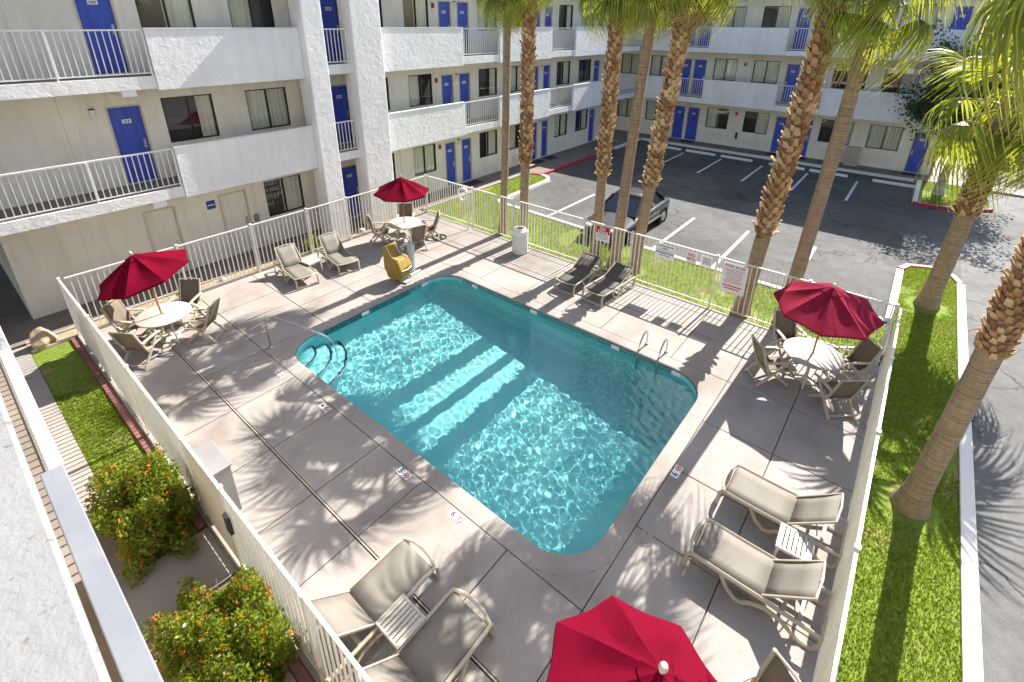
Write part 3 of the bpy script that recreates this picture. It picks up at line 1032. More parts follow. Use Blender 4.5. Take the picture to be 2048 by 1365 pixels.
# side wing -----------------------------------------------------------------
LB = thing('motel_building', 'long white side wing with blue doors, balconies and two tall pillars', 'building', (0.67, 17.2, 0))
doors2 = [(3.55, 4.40), (9.18, 10.0), (10.30, 11.14), (15.90, 16.68), (17.03, 17.80), (22.53, 23.30), (23.70, 24.42), (29.22, 29.97)]
wins2 = [(4.90, 6.29, 'q'), (7.30, 8.67, 'full'), (11.62, 13.0, 'full'), (14.03, 15.37, 'a'), (18.38, 19.77, 'q'), (20.72, 22.1, 'full'), (25.06, 26.5, 'b'), (27.45, 28.9, 'none')]
doors1 = [(9.20, 10.0), (10.33, 11.17), (15.95, 16.68), (17.05, 17.78), (22.54, 23.32), (23.70, 24.38), (29.05, 29.82)]
util1 = [(3.68, 4.55), (5.80, 6.70)]
wins1 = [(7.33, 8.70, 'b'), (11.62, 13.0, 'full'), (14.05, 15.38, 'full'), (18.37, 19.76, 'b'), (20.74, 22.1, 'a'), (25.02, 26.45, 'full'), (27.40, 28.88, 'b')]
for fl in range(3):
    z = ZF[fl]
    ds = doors1+util1 if fl == 0 else doors2
    wsn = wins1 if fl == 0 else wins2
    u0 = 0.67 if fl == 0 else -9.0
    holes = [(a, b, z+.02, z+2.22) for a, b in ds]+[(a, b, z+1.0, z+2.31) for a, b, _ in wsn]
    ztop = ZF[fl+1] if fl < 2 else 9.2
    wall_panel(TLf, u0, 31.0, z-.06 if fl else -.1, ztop-.06, holes).build('wall', 'stucco_cream', LB, world=True, fix=False)
    for k, (a, b) in enumerate(ds):
        if fl == 0 and (a, b) in util1:
            add_door(LB, TLf, a, b, z+.02, z+2.22, None, 'stucco_cream', plate=False)
        else:
            add_door(LB, TLf, a, b, z+.02, z+2.22, '216' if (fl == 1 and k == 0) else None)
    for k, (a, b, mo) in enumerate(wsn):
        if fl == 2:
            mo = ('b', 'a', 'full', 'b', 'full', 'a', 'q', 'full')[k]
        add_window(LB, TLf, a, b, z+1.0, z+2.31, mo)
MB().box(0.67, 31.0, 17.55, 26.0, -0.1, 3.0).build('core', 'dark_inside', LB, world=True)
MB().box(-9.0, 31.0, 17.55, 26.0, 3.04, 9.15).build('core', 'dark_inside', LB, world=True)
MB().box(0.66, 0.67, 17.2, 26.0, -0.1, 2.96).build('end_wall', 'stucco_cream', LB, world=True)
MB().box(30.998, 31.01, 17.2, 26.0, -0.1, 9.15).build('end_wall', 'stucco_cream', LB, world=True)
for fl in (1, 2):
    z = ZF[fl]
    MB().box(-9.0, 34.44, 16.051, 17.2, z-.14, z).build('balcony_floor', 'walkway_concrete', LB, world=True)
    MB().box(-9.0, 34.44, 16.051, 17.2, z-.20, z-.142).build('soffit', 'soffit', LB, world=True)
    zt = (4.20, 7.28)[fl-1]
    zb = (2.76, 5.77)[fl-1]
    for a, b in ((4.56, 8.74), (11.71, 16.07), (18.48, 22.62), (24.95, 28.40)):
        MB().box(a, b, 15.90, 16.05, zb, zt).build('parapet', 'stucco_white', LB, world=True, bevel=0.012)
        MB().box(a-.01, b+.01, 15.885, 16.065, zt+.001, zt+.035).build('parapet_cap', 'white_paint', LB, world=True)
    for a, b in ((-9.0, 4.55), (9.46, 10.49), (16.08, 18.47), (22.63, 24.94), (28.41, 33.0)):
        MB().box(a, b, 15.93, 16.05, zb+.05, z+.0).build('balcony_edge', 'stucco_white', LB, world=True)
        add_railing(LB, TLf, a+.01, b-.01, z, zt, 1.20)
    for x in (-2.5, 3.9):
        MB().box(x-.16, x+.16, 15.96, 17.19, z-.48, z-.202).build('beam', 'stucco_white', LB, world=True)
for a, b in ((8.75, 9.45), (10.50, 11.70)):
    pm = MB().box(a, b, 15.62, 16.35, -0.1, 9.15)
    pm.build('pillar', 'stucco_white', LB, world=True, bevel=0.03)
# arch heads where the pillars meet the eaves
for x0, x1 in ((9.45, 10.50),):
    pts = []
    vs, fs = [], []
    for k in range(9):
        t = math.pi*k/8
        vs += [((x0+x1)/2-.525*math.cos(t), 15.63, 8.55+.45*math.sin(t)), ((x0+x1)/2-.525*math.cos(t), 15.63, 9.16), ((x0+x1)/2-.525*math.cos(t), 16.3, 8.55+.45*math.sin(t)), ((x0+x1)/2-.525*math.cos(t), 16.3, 9.16)]
    for k in range(8):
        a = 4*k
        fs += [(a, a+4, a+5, a+1), (a+2, a+3, a+7, a+6), (a, a+2, a+6, a+4)]
    MB().add(vs, fs).build('arch', 'stucco_white', LB, world=True)
MB().box(-9.0, 34.4, 15.80, 26.0, 9.16, 9.60).build('roof', 'stucco_white', LB, world=True)
# small fittings on the side wing
for (u, z) in ((5.55, 1.82),):
    MB(TLf).box(u-.13, u+.13, 0.004, 0.02, z, z+.28).build('wall_sign', 'blue_sign', LB, world=True)
    MB(TLf).box(u-.10, u+.10, 0.021, 0.024, z+.12, z+.15).build('sign_lettering', 'sign_white', LB, world=True)
for u, z in ((15.62, 2.0), (15.6, 5.0), (15.6, 8.05),):
    MB(TLf).box(u-.06, u+.06, 0.004, 0.06, z, z+.2).build('alarm_box', 'red_box', LB, world=True)
for u, z in ((3.25, 5.05), (16.86, 5.05), (23.5, 5.05), (16.86, 2.0), (23.5, 2.0), (3.25, 8.1), (16.86, 8.1)):
    lm = MB(TLf).box(u-.05, u+.05, 0.004, 0.09, z, z+.22).build('wall_lamp', 'lamp_glass', LB, world=True)
    MB(TLf).box(u-.06, u+.06, 0.004, 0.10, z+.222, z+.25).build('lamp_cap', 'bronze_frame', lm, world=True)
for fl, us_ in ((0, (2.2, 6.95)), (1, (1.2, 2.6)), (2, (2.2,))):
    for u in us_:
        MB(TLf).box(u-.006, u+.006, 0.001, 0.004, ZF[fl]+.02, ZF[fl]+2.8).build('control_joint', 'trim_beige', LB, world=True)
MB(TLf).tube([(6.86, .03, 0.05), (6.86, .03, 2.72)], .02, 8).build('conduit', 'stucco_cream', LB, world=True)
MB(TLf).box(6.79, 6.93, .003, .09, 1.0, 1.25).build('switch_box', 'box_grey', LB, world=True)
MB(TLf).tube([(13.3, .03, 0.05), (13.3, .03, 2.72)], .022, 8).build('conduit', 'stucco_cream', LB, world=True)
def ac_unit(root, T, u0, u1):
    o = MB(T).box(u0, u1, 0.003, 0.05, 0.28, 0.72).build('air_conditioner', 'trim_beige' if False else 'stucco_cream', root, world=True, bevel=0.01)
    m = MB(T)
    for k in range(7):
        m.box(u0+.04, u1-.04, 0.052, 0.06, 0.33+k*.05, 0.355+k*.05)
    m.build('grille', 'fence_paint', o, world=True)
for a, b, _ in wins1[3:]:
    ac_unit(LB, TLf, a+.25, b-.15)

# rear wing -----------------------------------------------------------------
BB = thing('motel_building', 'three storey rear wing behind the car park, white parapets in shade', 'building', (34.5, -1.1, 0))
bd = [(12.80, 13.62), (11.80, 12.66), (6.30, 7.06), (4.98, 5.72)]
bw = [(16.5, 18.0, 'full'), (14.25, 15.72, 'full'), (9.90, 11.33, 'full'), (7.44, 8.92, 'full'), (2.95, 4.58, 'none'), (0.66, 2.18, 'full')]
for fl in range(3):
    z = ZF[fl]
    ds = bd+([(-0.62, 0.14)])
    holes = [(a, b, z+.02, z+2.28) for a, b in ds]+[(a, b, z+1.05, z+2.37) for a, b, _ in bw]
    ztop = ZF[fl+1] if fl < 2 else 9.2
    wall_panel(TBf, -1.1, 22.0, z-.06 if fl else -.1, ztop-.06, holes).build('wall', 'stucco_cream', BB, world=True, fix=False)
    for a, b in ds:
        add_door(BB, TBf, a, b, z+.02, z+2.28, None, hinge=rnd.choice((-1, 1)))
    for k, (a, b, mo) in enumerate(bw):
        mo = (('full', 'full', 'b', 'a', 'a', 'full'), ('full', 'full', 'full', 'full', 'none', 'a'), ('full', 'full', 'full', 'a', 'full', 'full'))[fl][k]
        add_window(BB, TBf, a, b, z+1.05, z+2.37, mo)
MB().box(34.85, 46, -1.0, 22.0, -0.1, 9.15).build('core', 'dark_inside', BB, world=True)
MB().box(34.5, 46, -1.1, -1.01, -0.1, 9.15).build('end_wall', 'stucco_white', BB, world=True)
for fl in (1, 2):
    z = ZF[fl]
    MB().box(33.16, 34.44, -1.1, 16.04, z-.14, z).build('balcony_floor', 'walkway_concrete', BB, world=True)
    MB().box(33.16, 34.44, -1.1, 16.04, z-.2, z-.142).build('soffit', 'soffit', BB, world=True)
    zt = (4.26, 7.34)[fl-1]
    zb = (2.78, 5.88)[fl-1]
    for a, b in ((12.85, 15.89), (7.02, 11.30), (-1.1, 4.65)):
        MB().box(33.0, 33.15, a, b, zb, zt).build('parapet', 'stucco_white', BB, world=True, bevel=0.012)
    for a, b in ((11.31, 12.84), (4.66, 7.01)):
        MB().box(33.02, 33.15, a, b, zb, z).build('balcony_edge', 'stucco_white', BB, world=True)
        add_railing(BB, TBf, a+.01, b-.01, z, zt, 1.42)
MB().box(32.7, 46.2, -1.3, 26.0, 9.165, 9.62).build('roof', 'stucco_white', BB, world=True)
for a, b, _ in bw[1:]:
    ac_unit(BB, TBf, a+.2, b-.3)
for u, z in ((9.42, 2.05), (9.42, 5.1), (14.0, 1.0)):
    MB(TBf).box(u-.06, u+.06, 0.004, 0.06, z, z+.2).build('alarm_box', 'red_box', BB, world=True)
MB(TBf).tube([(9.2, 0.06, 0.55), (9.2, 0.06, 0.95)], 0.06, 8).build('extinguisher', 'black_rubber', BB, world=True)

# near wing, right beside the camera ------------------------------------------
NB = thing('motel_building', 'near wing with speckled white parapet cap in the lower left corner', 'building', (-1.5, 0, 0))
MB().box(-8, -1.5, -12, 12.5, -0.1, 9.3).build('wall', 'tan_panel', NB, world=True)
for z in (3.0, 6.05):
    MB().box(-1.499, -0.131, -12, 12.5, z-.2, z).build('balcony_floor', 'walkway_concrete', NB, world=True)
MB().box(-0.13, 0.0, -12, 4.64, 2.76, 4.14).build('parapet', 'stucco_white', NB, world=True)
MB().box(-0.135, 0.008, -12, 4.66, 4.141, 4.20).build('parapet_cap', 'cap_blue_white', NB, world=True, bevel=0.008)
MB().box(-0.13, 0.0, 4.65, 12.5, 2.76, 3.0).build('balcony_edge', 'stucco_white', NB, world=True)
nr = MB().box(-0.075, 0.015, 4.67, 12.5, 4.15, 4.19).box(-0.05, -0.01, 4.67, 12.5, 3.06, 3.09).build('railing', 'white_paint', NB, world=True)
hb = MB().box(-.011, .011, -.011, .011, 0, 1.06).mesh('bar', 'white_paint')
for k in range(58):
    inst('bar', hb, nr, (1.5-.03, 4.74+k*.135, 3.09))
MB().box(-0.33, -0.27, -12, 3.6, 5.8, 7.187).build('parapet', 'stucco_white', NB, world=True)
MB().box(-0.34, -0.016, -12, 3.62, 7.188, 7.20).build('parapet_cap', 'stucco_speckled', NB, world=True, bevel=0.003)
MB().box(-0.13, 0.0, 3.63, 12.5, 5.8, 6.05).build('balcony_edge', 'stucco_white', NB, world=True)
MB().box(-8, -0.1, -12, 12.5, 9.31, 9.6).build('roof', 'stucco_white', NB, world=True)

# ------------------------------------------------------------------ pool fence, four runs
FZ0, FZ1 = 0.02, 1.62
pick_me = MB().box(-.0125, .0125, -.0125, .0125, 0, 1.47).mesh('picket', 'fence_paint')
def fence(p, q, label, posts, step=0.132, skip=None):
    p, q = Vector((*p, 0)), Vector((*q, 0))
    L = (q-p).length
    d = (q-p)/L
    root = thing('pool_fence', label, 'fence', p, math.atan2(d.y, d.x), 'white bar fence round the pool')
    MB().box(0.03, L-.03, -.02, .02, 1.60, 1.635).build('top_rail', 'fence_paint', root)
    MB().box(0.03, L-.03, -.016, .016, .10, .13).build('bottom_rail', 'fence_paint', root)
    for s_ in posts:
        po = MB().box(s_-.027, s_+.027, -.027, .027, -0.02, 1.655).build('post', 'fence_paint', root)
        MB().box(s_-.034, s_+.034, -.034, .034, 1.656, 1.675).build('post_cap', 'fence_paint', po)
    nb = int(L/step)
    for k in range(1, nb):
        x = L*k/nb
        if any(abs(x-s_) < 0.04 for s_ in posts):
            continue
        inst('picket', pick_me, root, (x, 0, .131), (0, 0, 0))
    return root, L
fA, _ = fence((1.27, 15.32), (1.27, -0.68), 'white bar fence between the pool deck and the flower planter', [0.0, 2.6, 5.2, 7.86, 9.2, 11.34, 13.6, 15.9])
fB, _ = fence((1.34, 15.32), (13.10, 15.32), 'white bar fence in front of the side wing walkway', [2.5, 4.55, 6.4, 7.95, 9.9, 11.72])
fC, _ = fence((13.10, 15.25), (13.10, -0.68), 'white bar fence with signs beside the palm lawn', [2.55, 4.6, 7.6, 9.3, 11.85, 14.1, 15.85])
fD, _ = fence((13.04, -0.68), (1.34, -0.68), 'white bar fence along the median strip on the right', [2.4, 4.8, 7.2, 9.6, 11.6])
# gate hardware on the near run
MB().box(7.9, 9.16, -.021, -.016, .14, 1.59).build('gate_panel', 'fence_paint', fA)
lb = MB().box(9.25, 9.40, -.075, -.03, 0.95, 1.25).build('gate_lock', 'black_rubber', fA)
MB().box(9.28, 9.37, -.082, -.076, 1.08, 1.2).build('lock_plate', 'steel', lb)
MB().box(7.95, 8.0, -.06, -.022, 0.5, 0.8).build('hinge', 'steel', fA)

# signs on the palm-lawn run
def sign(y, w, h, ztop, label, name='sign', head=None, lines=(), headmat=None, red_half=False, textcol='black_print'):
    root = thing(name, label, 'sign', (13.072, y, ztop-h/2), 0, 'signs hung on the pool fence')
    MB().box(-.008, 0.0, -w/2, w/2, -h/2, h/2).build('panel', 'sign_white', root)
    if red_half:
        MB().box(-.011, -.0085, -w/2+.012, w/2-.012, 0.0, h/2-.012).build('red_field', 'red_print', root)
    for t, sz, zz, mt in (head or []):
        text_obj('lettering', t, sz, mt, root, frame((-.0125, 0, zz), (0, -1, 0), (0, 0, 1)))
    if lines:
        for zz, ww, hh, mt in lines:
            m = MB()
            x = -ww/2
            rr = random.Random(int(zz*1000)+7)
            while x < ww/2-.01:
                l_ = rr.uniform(.02, .06)
                m.box(-.0105, -.0085, -min(x+l_, ww/2), -x, zz-hh/2, zz+hh/2)
                x += l_+.012
            m.build('small_print', mt, root)
    return root
sign(6.95, 0.50, 0.52, 1.58, 'red and white no diving sign on the fence by the dark loungers', head=[('No', 0.15, .17, 'sign_white'), ('Diving', 0.14, .065, 'sign_white')], red_half=True,
     lines=[(-.06, .36, .03, 'grey_print'), (-.12, .40, .02, 'grey_print'), (-.17, .30, .02, 'grey_print')])
sign(4.88, 0.60, 0.46, 1.56, 'wide white notice with rows of small dark print on the fence',
     lines=[(.16, .50, .035, 'grey_print'), (.085, .16, .035, 'black_print'), (.02, .46, .02, 'grey_print'), (-.05, .52, .04, 'black_print'), (-.13, .34, .035, 'grey_print')])
sign(4.10, 0.28, 0.34, 1.56, 'small white NO PETS sign with red letters', head=[('NO', 0.13, .065, 'red_print'), ('PETS', 0.12, -.065, 'red_print')])
sign(3.66, 0.30, 0.30, 1.54, 'small pale blue printed notice right of NO PETS',
     lines=[(.09, .22, .02, 'grey_print'), (.05, .20, .02, 'grey_print'), (.01, .22, .02, 'grey_print'), (-.03, .2, .02, 'grey_print'), (-.07, .22, .02, 'grey_print')])
sign(2.90, 0.66, 0.86, 1.54, 'tall white POOL RULES board with red lettering on the fence', head=[('POOL RULES', 0.09, .35, 'red_print')],
     lines=[(.26-.055*k, .50-.06*((k*7) % 3), .022, 'red_print' if k % 3 else 'grey_print') for k in range(8)]+[(-.23, .50, .045, 'red_print'), (-.31, .40, .04, 'red_print')])

# ------------------------------------------------------------------ furniture
def umbrella(x, y, tilt, tdir, label, mat='canvas_red', R0=1.03, lean=0.0, h=2.42, rz=None):
    root = thing('patio_umbrella', label, 'umbrella', (x, y, 0), rnd.uniform(0, .3) if rz is None else rz, 'red parasols of the pool deck')
    ax = Vector((math.cos(tdir+math.pi/2), math.sin(tdir+math.pi/2), 0))
    rz = root.rotation_euler.z
    ax.rotate(Euler((0, 0, -rz)))
    J = Vector((0, 0, 1.75))
    rm = Matrix.Rotation(tilt, 3, ax)
    lm = Matrix.Rotation(lean, 3, ax)
    def TT(p):
        p = Vector(p)
        return lm @ (J+rm @ (p-J))
    def TPole(p):
        return lm @ Vector(p)
    ng, nr_, ns = 8, 7, 6
    m = MB(TT)
    vs, fs = [], []
    zr = h-0.50
    def cpt(t, a):
        ph = (a % (2*math.pi/ng))/(2*math.pi/ng)
        sg = math.sin(math.pi*ph)
        rad = R0*t*(1-0.105*sg*t)
        zz = h-(h-zr)*(t**1.12)-0.10*sg*math.sin(math.pi*min(1, t*1.05))*t**0.5-0.012*sg*t
        zz += 0.006*math.sin(5*a+7*t)*t*sg
        return (rad*math.cos(a), rad*math.sin(a), zz)
    na = ng*ns
    for i in range(nr_+1):
        t = 0.06+0.94*i/nr_
        for j in range(na):
            vs.append(cpt(t, 2*math.pi*j/na))
    for i in range(nr_):
        for j in range(na):
            fs.append((i*na+j, i*na+(j+1) % na, (i+1)*na+(j+1) % na, (i+1)*na+j))
    # hem turned down
    b0 = len(vs)
    for j in range(na):
        p = cpt(1.0, 2*math.pi*j/na)
        vs.append((p[0]*1.003, p[1]*1.003, p[2]-.045))
    for j in range(na):
        fs.append((nr_*na+j, nr_*na+(j+1) % na, b0+(j+1) % na, b0+j))
    m.add(vs, fs)
    can = m.build('canopy', mat, root, smooth=True, fix=False)
    can.data.set_sharp_from_angle(angle=R(11))
    # vent cap
    m = MB(TT)
    vs, fs = [], []
    for i in range(3):
        t = (0.02, 0.10, 0.19)[i]
        for j in range(na):
            p = cpt(t, 2*math.pi*j/na)
            vs.append((p[0], p[1], p[2]+.02))
    for i in range(2):
        for j in range(na):
            fs.append((i*na+j, i*na+(j+1) % na, (i+1)*na+(j+1) % na, (i+1)*na+j))
    m.add(vs, fs)
    m.build('vent_cap', mat, can, smooth=True, fix=False)
    MB(TT).lathe([(0.012, h), (0.035, h+.045), (0.042, h+.075), (0.03, h+.11), (0.01, h+.12)], 10).build('finial', 'resin_white', root, smooth=True)
    for k in range(ng):
        a = 2*math.pi*k/ng
        p1 = Vector(cpt(0.08, a))-Vector((0, 0, .02))
        p2 = Vector(cpt(0.98, a))-Vector((0, 0, .02))
        rb = MB(TT).bar(p1, p2, .014, .018).build('rib', 'wood_pole', root)
        pm_ = p1.lerp(p2, .5)
        MB(TT).bar((0.03*math.cos(a), 0.03*math.sin(a), h-.62), pm_, .012, .012).build('strut', 'wood_pole', rb)
    MB(TT).tube([(0, 0, 1.75), (0, 0, h)], 0.021, 10).build('upper_pole', 'wood_pole', root, smooth=True)
    MB(TPole).tube([(0, 0, 0.06), (0, 0, 1.76)], 0.021, 10).build('pole', 'wood_pole', root, smooth=True)
    MB(TT).lathe([(0.04, h-.66), (0.045, h-.6), (0.04, h-.56)], 10).build('hub', 'wood_pole', root)
    MB().lathe([(0.24, 0.0), (0.24, 0.035), (0.1, 0.07), (0.035, 0.09), (0.035, 0.26), (0.024, 0.27)], 20).build('stand', 'resin_white', root, smooth=True)
    return root

def round_table(x, y, label, rad=0.60):
    root = thing('patio_table', label, 'table', (x, y, 0), rnd.uniform(0, 1), 'round patio tables')
    pr = [(0.035, 0.675), (rad-.06, 0.675), (rad-.01, 0.685), (rad, 0.70), (rad, 0.715), (rad-.015, 0.725), (0.03, 0.728), (0.03, 0.70)]
    MB().lathe(pr, 40).build('table_top', 'table_top', root, smooth=True)
    for k in range(4):
        a = math.pi/4+k*math.pi/2
        ca, sa = math.cos(a), math.sin(a)
        MB().tube([(.44*ca, .44*sa, 0.0), (.41*ca, .41*sa, .2), (.30*ca, .30*sa, .45), (.36*ca, .36*sa, .675)], 0.026, 8).build('leg', 'resin_white', root, smooth=True)
    MB().tube([(.40*math.cos(t*math.pi/8), .40*math.sin(t*math.pi/8), .28) for t in range(16)], 0.014, 6, True).build('stretcher_ring', 'resin_white', root)
    return root

def sling(pts, w, mat, name, parent, sag=0.015, nrow=None):
    m = MB()
    vs, fs = [], []
    nw = 4
    for p in pts:
        for j in range(nw+1):
            t = j/nw
            vs.append((p[0], (t-.5)*w, p[1]-sag*math.sin(math.pi*t)))
    for i in range(len(pts)-1):
        for j in range(nw):
            fs.append((i*(nw+1)+j, i*(nw+1)+j+1, (i+1)*(nw+1)+j+1, (i+1)*(nw+1)+j))
    m.add(vs, fs)
    o = m.build(name, mat, parent, smooth='full', fix=False)
    md = o.modifiers.new('thick', 'SOLIDIFY')
    md.thickness = 0.012
    md.offset = 0
    return o

def make_chair(mat='sling_brown'):
    # faces +X
    root = thing('patio_chair', 'chair', 'chair', (0, 0, 0))
    sling([(-.20, .40), (-.1, .40), (.05, .415), (.22, .43), (.27, .42)], .47, mat, 'seat', root)
    bk = sling([(-.19, .41), (-.25, .55), (-.32, .75), (-.39, .95), (-.41, 1.0)], .47, mat, 'backrest', root)
    for s_ in (-1, 1):
        y = s_*.265
        MB().tube([(-.16, y, .34), (-.25, y, .55), (-.33, y, .76), (-.42, y, 1.02)], 0.024, 6, rz=.032).build('back_frame', 'resin_beige', root, smooth=True)
        MB().bar((-.19, y, .40), (.30, y, .42), .035, .04).build('seat_rail', 'resin_beige', root, bevel=.006)
        MB().tube([(-.31, y*1.08, .645), (-.1, y*1.1, .655), (.15, y*1.1, .655), (.27, y*1.08, .63)], 0.040, 6, rz=.022).build('armrest', 'resin_beige', root, smooth=True)
        MB().bar((-.40, y*1.02, 0), (.20, y*1.02, .635), .04, .058).build('leg', 'resin_beige', root, bevel=.006)
        MB().bar((.33, y*.93, 0), (-.20, y*.93, .46), .04, .058).build('leg', 'resin_beige', root, bevel=.006)
    MB().bar((-.36, -.27, .07), (-.36, .27, .07), .03, .03).build('stretcher', 'resin_beige', root)
    MB().bar((.28, -.24, .06), (.28, .24, .06), .03, .03).build('stretcher', 'resin_beige', root)
    MB().tube([(-.42, -.265, 1.01), (-.435, 0, 1.03), (-.42, .265, 1.01)], .018, 6).build('top_rail', 'resin_beige', root, smooth=True)
    return root
CH = make_chair()
ch_used = [False]
def place_chair(tx, ty, ang, label, dist=0.86, yaw=0.0):
    a = R(ang)
    c = CH if not ch_used[0] else copy_tree(CH)
    ch_used[0] = True
    c.location = (tx+dist*math.cos(a), ty+dist*math.sin(a), 0.0)
    c.rotation_euler = (0, 0, a+math.pi+yaw)
    tag(c, label, 'chair', 'sling chairs round the parasol tables')

def make_lounger(mat, back=38):
    root = thing('sun_lounger', 'lounger', 'sun lounger', (0, 0, 0))
    c, s_ = math.cos(R(back)), math.sin(R(back))
    hx, hz = 0.80, 0.345
    sling([(hx, hz), (1.1, .335), (1.45, .34), (1.80, .35), (1.88, .335)], .60, mat, 'seat', root, .012)
    sling([(hx, hz), (hx-.25*c, hz+.25*s_-.012), (hx-.5*c, hz+.5*s_-.012), (hx-.76*c, hz+.76*s_)], .58, mat, 'backrest', root, .01)
    for sg in (-1, 1):
        y = sg*.335
        MB().tube([(.0, y, .30), (.3, y, .315), (.8, y, .325), (1.3, y, .325), (1.75, y, .335), (1.90, y*.97, .33), (1.96, y*.95, .25), (1.97, y*.95, .10), (1.98, y*.97, 0.0)], .026, 6, rz=.036).build('side_rail', 'resin_beige', root, smooth=True)
        MB().tube([(1.42, y, .31), (1.30, y*1.02, .12), (1.17, y*1.02, .015), (1.06, y*1.02, .02), (.95, y*1.02, .12), (.75, y*1.02, .20), (.52, y*1.02, .17), (.34, y*1.02, .07), (.22, y*1.02, .012), (.08, y*1.02, .02), (0.0, y, .14), (-.01, y, .29)], .028, 6, rz=.034).build('leg_arch', 'resin_beige', root, smooth=True)
        MB().bar((hx+.02, sg*.295, hz-.005), (hx-.78*c, sg*.295, hz+.78*s_-.005), .022, .03).build('back_frame', 'sling_dark' if False else 'resin_beige', root)
    MB().tube([(hx-.77*c, -.295, hz+.77*s_), (hx-.80*c, 0, hz+.80*s_+.005), (hx-.77*c, .295, hz+.77*s_)], .018, 6).build('head_bar', 'resin_white', root, smooth=True)
    MB().tube([(1.90, -.325, .345), (1.97, -.16, .35), (1.985, 0, .352), (1.97, .16, .35), (1.90, .325, .345)], .03, 6, rz=.02).build('foot_bar', 'resin_beige', root, smooth=True)
    MB().bar((1.975, -.31, .04), (1.975, .31, .04), .03, .05).build('stretcher', 'resin_beige', root)
    MB().bar((0.0, -.335, .30), (0.0, .335, .30), .03, .05).build('head_frame', 'resin_beige', root)
    MB().bar((.30, -.335, .30), (.30, .335, .30), .05, .03).build('cross_slat', 'resin_beige', root)
    MB().bar((.52, -.335, .305), (.52, .335, .305), .05, .03).build('cross_slat', 'resin_beige', root)
    MB().bar((hx-.45*c, .2, hz+.45*s_-.02), (.38, .2, .31), .015, .015).build('prop', 'steel', root)
    MB().bar((hx-.45*c, -.2, hz+.45*s_-.02), (.38, -.2, .31), .015, .015).build('prop', 'steel', root)
    return root
def place_lounger(proto, used, foot, ang, label):
    # foot point is the middle of the foot end, ang the direction from head to foot
    o = proto if not used[0] else copy_tree(proto)
    used[0] = True
    a = R(ang)
    o.scale = (.89, 1.04, 1)
    o.location = (foot[0]-1.77*math.cos(a), foot[1]-1.77*math.sin(a), 0.0)
    o.rotation_euler = (0, 0, a)
    tag(o, label, 'sun lounger', 'sun loungers on the pool deck')

def side_table(x, y, rz, label):
    root = thing('side_table', label, 'side table', (x, y, 0), rz, 'slatted side tables')
    for k in range(7):
        yy = -.18+k*.06
        MB().box(-.20, .20, yy-.023, yy+.023, .385, .405).build('slat', 'resin_white', root, bevel=.004)
    for s_ in (-1, 1):
        MB().box(s_*.215-.015, s_*.215+.015, -.23, .23, .36, .41).build('apron', 'resin_white', root, bevel=.004)
        MB().box(-.199, .199, s_*.217-.013, s_*.217+.013, .36, .41).build('apron', 'resin_white', root, bevel=.004)
        for t in (-1, 1):
            MB().bar((s_*.225, t*.225, 0), (s_*.19, t*.19, .36), .04, .04).build('leg', 'resin_white', root, bevel=.005)
    return root

# set 1: by the corner of the side wing
TABLES = [(2.72, 13.45), (11.42, 0.60), (10.55, 13.72), (2.60, 0.66)]
round_table(*TABLES[0], 'round table under the tilted parasol by the planter corner')
round_table(*TABLES[1], 'round dappled table under the faded parasol on the right')
round_table(*TABLES[2], 'bright round table behind the yellow pool lift')
round_table(*TABLES[3], 'round table hidden under the parasol at the bottom edge')
umbrella(2.72, 13.45, R(11), R(165), 'tilted crimson parasol in the left corner of the pool deck', lean=R(3))
umbrella(11.42, 0.60, R(7), R(200), 'faded wine red parasol by the fence on the right', 'canvas_faded')
umbrella(10.55, 13.72, R(3), R(235), 'crimson parasol farthest from the camera near the side wing', R0=0.98)
umbrella(2.60, 0.66, R(11), R(-40), 'large crimson parasol cut by the bottom edge', R0=.95, lean=R(1), h=2.40, rz=R(0))
for a, l_ in ((129, 'sling chair at the planter corner table, against the fence'), (217, 'sling chair at the planter corner table, back to the camera'),
              (-47, 'sling chair at the planter corner table, on the pool side'), (42, 'sling chair at the planter corner table, behind the parasol pole')):
    place_chair(*TABLES[0], a, l_)
for a, l_ in ((-139, 'sling chair at the right hand table, back to the camera'), (-50, 'sling chair at the right hand table, in the fence corner'),
              (40, 'sling chair at the right hand table, farthest against the palm lawn fence'), (130, 'sling chair at the right hand table, on the pool side')):
    place_chair(*TABLES[1], a, l_, 0.88)
for a, l_ in ((48, 'sling chair behind the far table, under its parasol'), (140, 'sling chair left of the far table, behind the lift'),
              (-40, 'sling chair right of the far table, seen from the side'), (-105, 'sling chair before the far table, back to the pool')):
    place_chair(*TABLES[2], a, l_, 0.86)
place_chair(*TABLES[3], -32, 'sling chair peeking out beside the parasol at the bottom edge', 1.63)
LT = make_lounger('sling_taupe', 40)
LD = make_lounger('sling_dark', 22)
ut, ud = [False], [False]
place_lounger(LT, ut, (7.20, 1.10), 90, 'beige lounger on the right, beside the parasol shadow')
place_lounger(LT, ut, (5.83, 1.12), 90, 'beige lounger on the right, nearer the crimson parasol')
place_lounger(LT, ut, (3.02, 4.12), 0, 'beige lounger at the bottom left, farther along the fence')
place_lounger(LT, ut, (2.98, 3.02), 0, 'beige lounger at the bottom left, nearest the camera')
place_lounger(LT, ut, (6.38, 13.22), -97, 'beige lounger by the side wing fence, nearer the planter corner')
place_lounger(LT, ut, (7.72, 13.05), -100, 'beige lounger by the side wing fence, nearer the yellow lift')
place_lounger(LD, ud, (11.10, 7.05), 183, 'dark lounger under the no diving sign')
place_lounger(LD, ud, (11.12, 6.10), 176, 'dark lounger beside the fence post and palm')
side_table(6.58, -.10, 0.05, 'slatted side table between the two loungers on the right')
side_table(2.18, 3.58, 0.0, 'slatted side table between the two loungers at bottom left')
side_table(7.00, 14.05, 0.1, 'slatted side table between the loungers by the side wing')

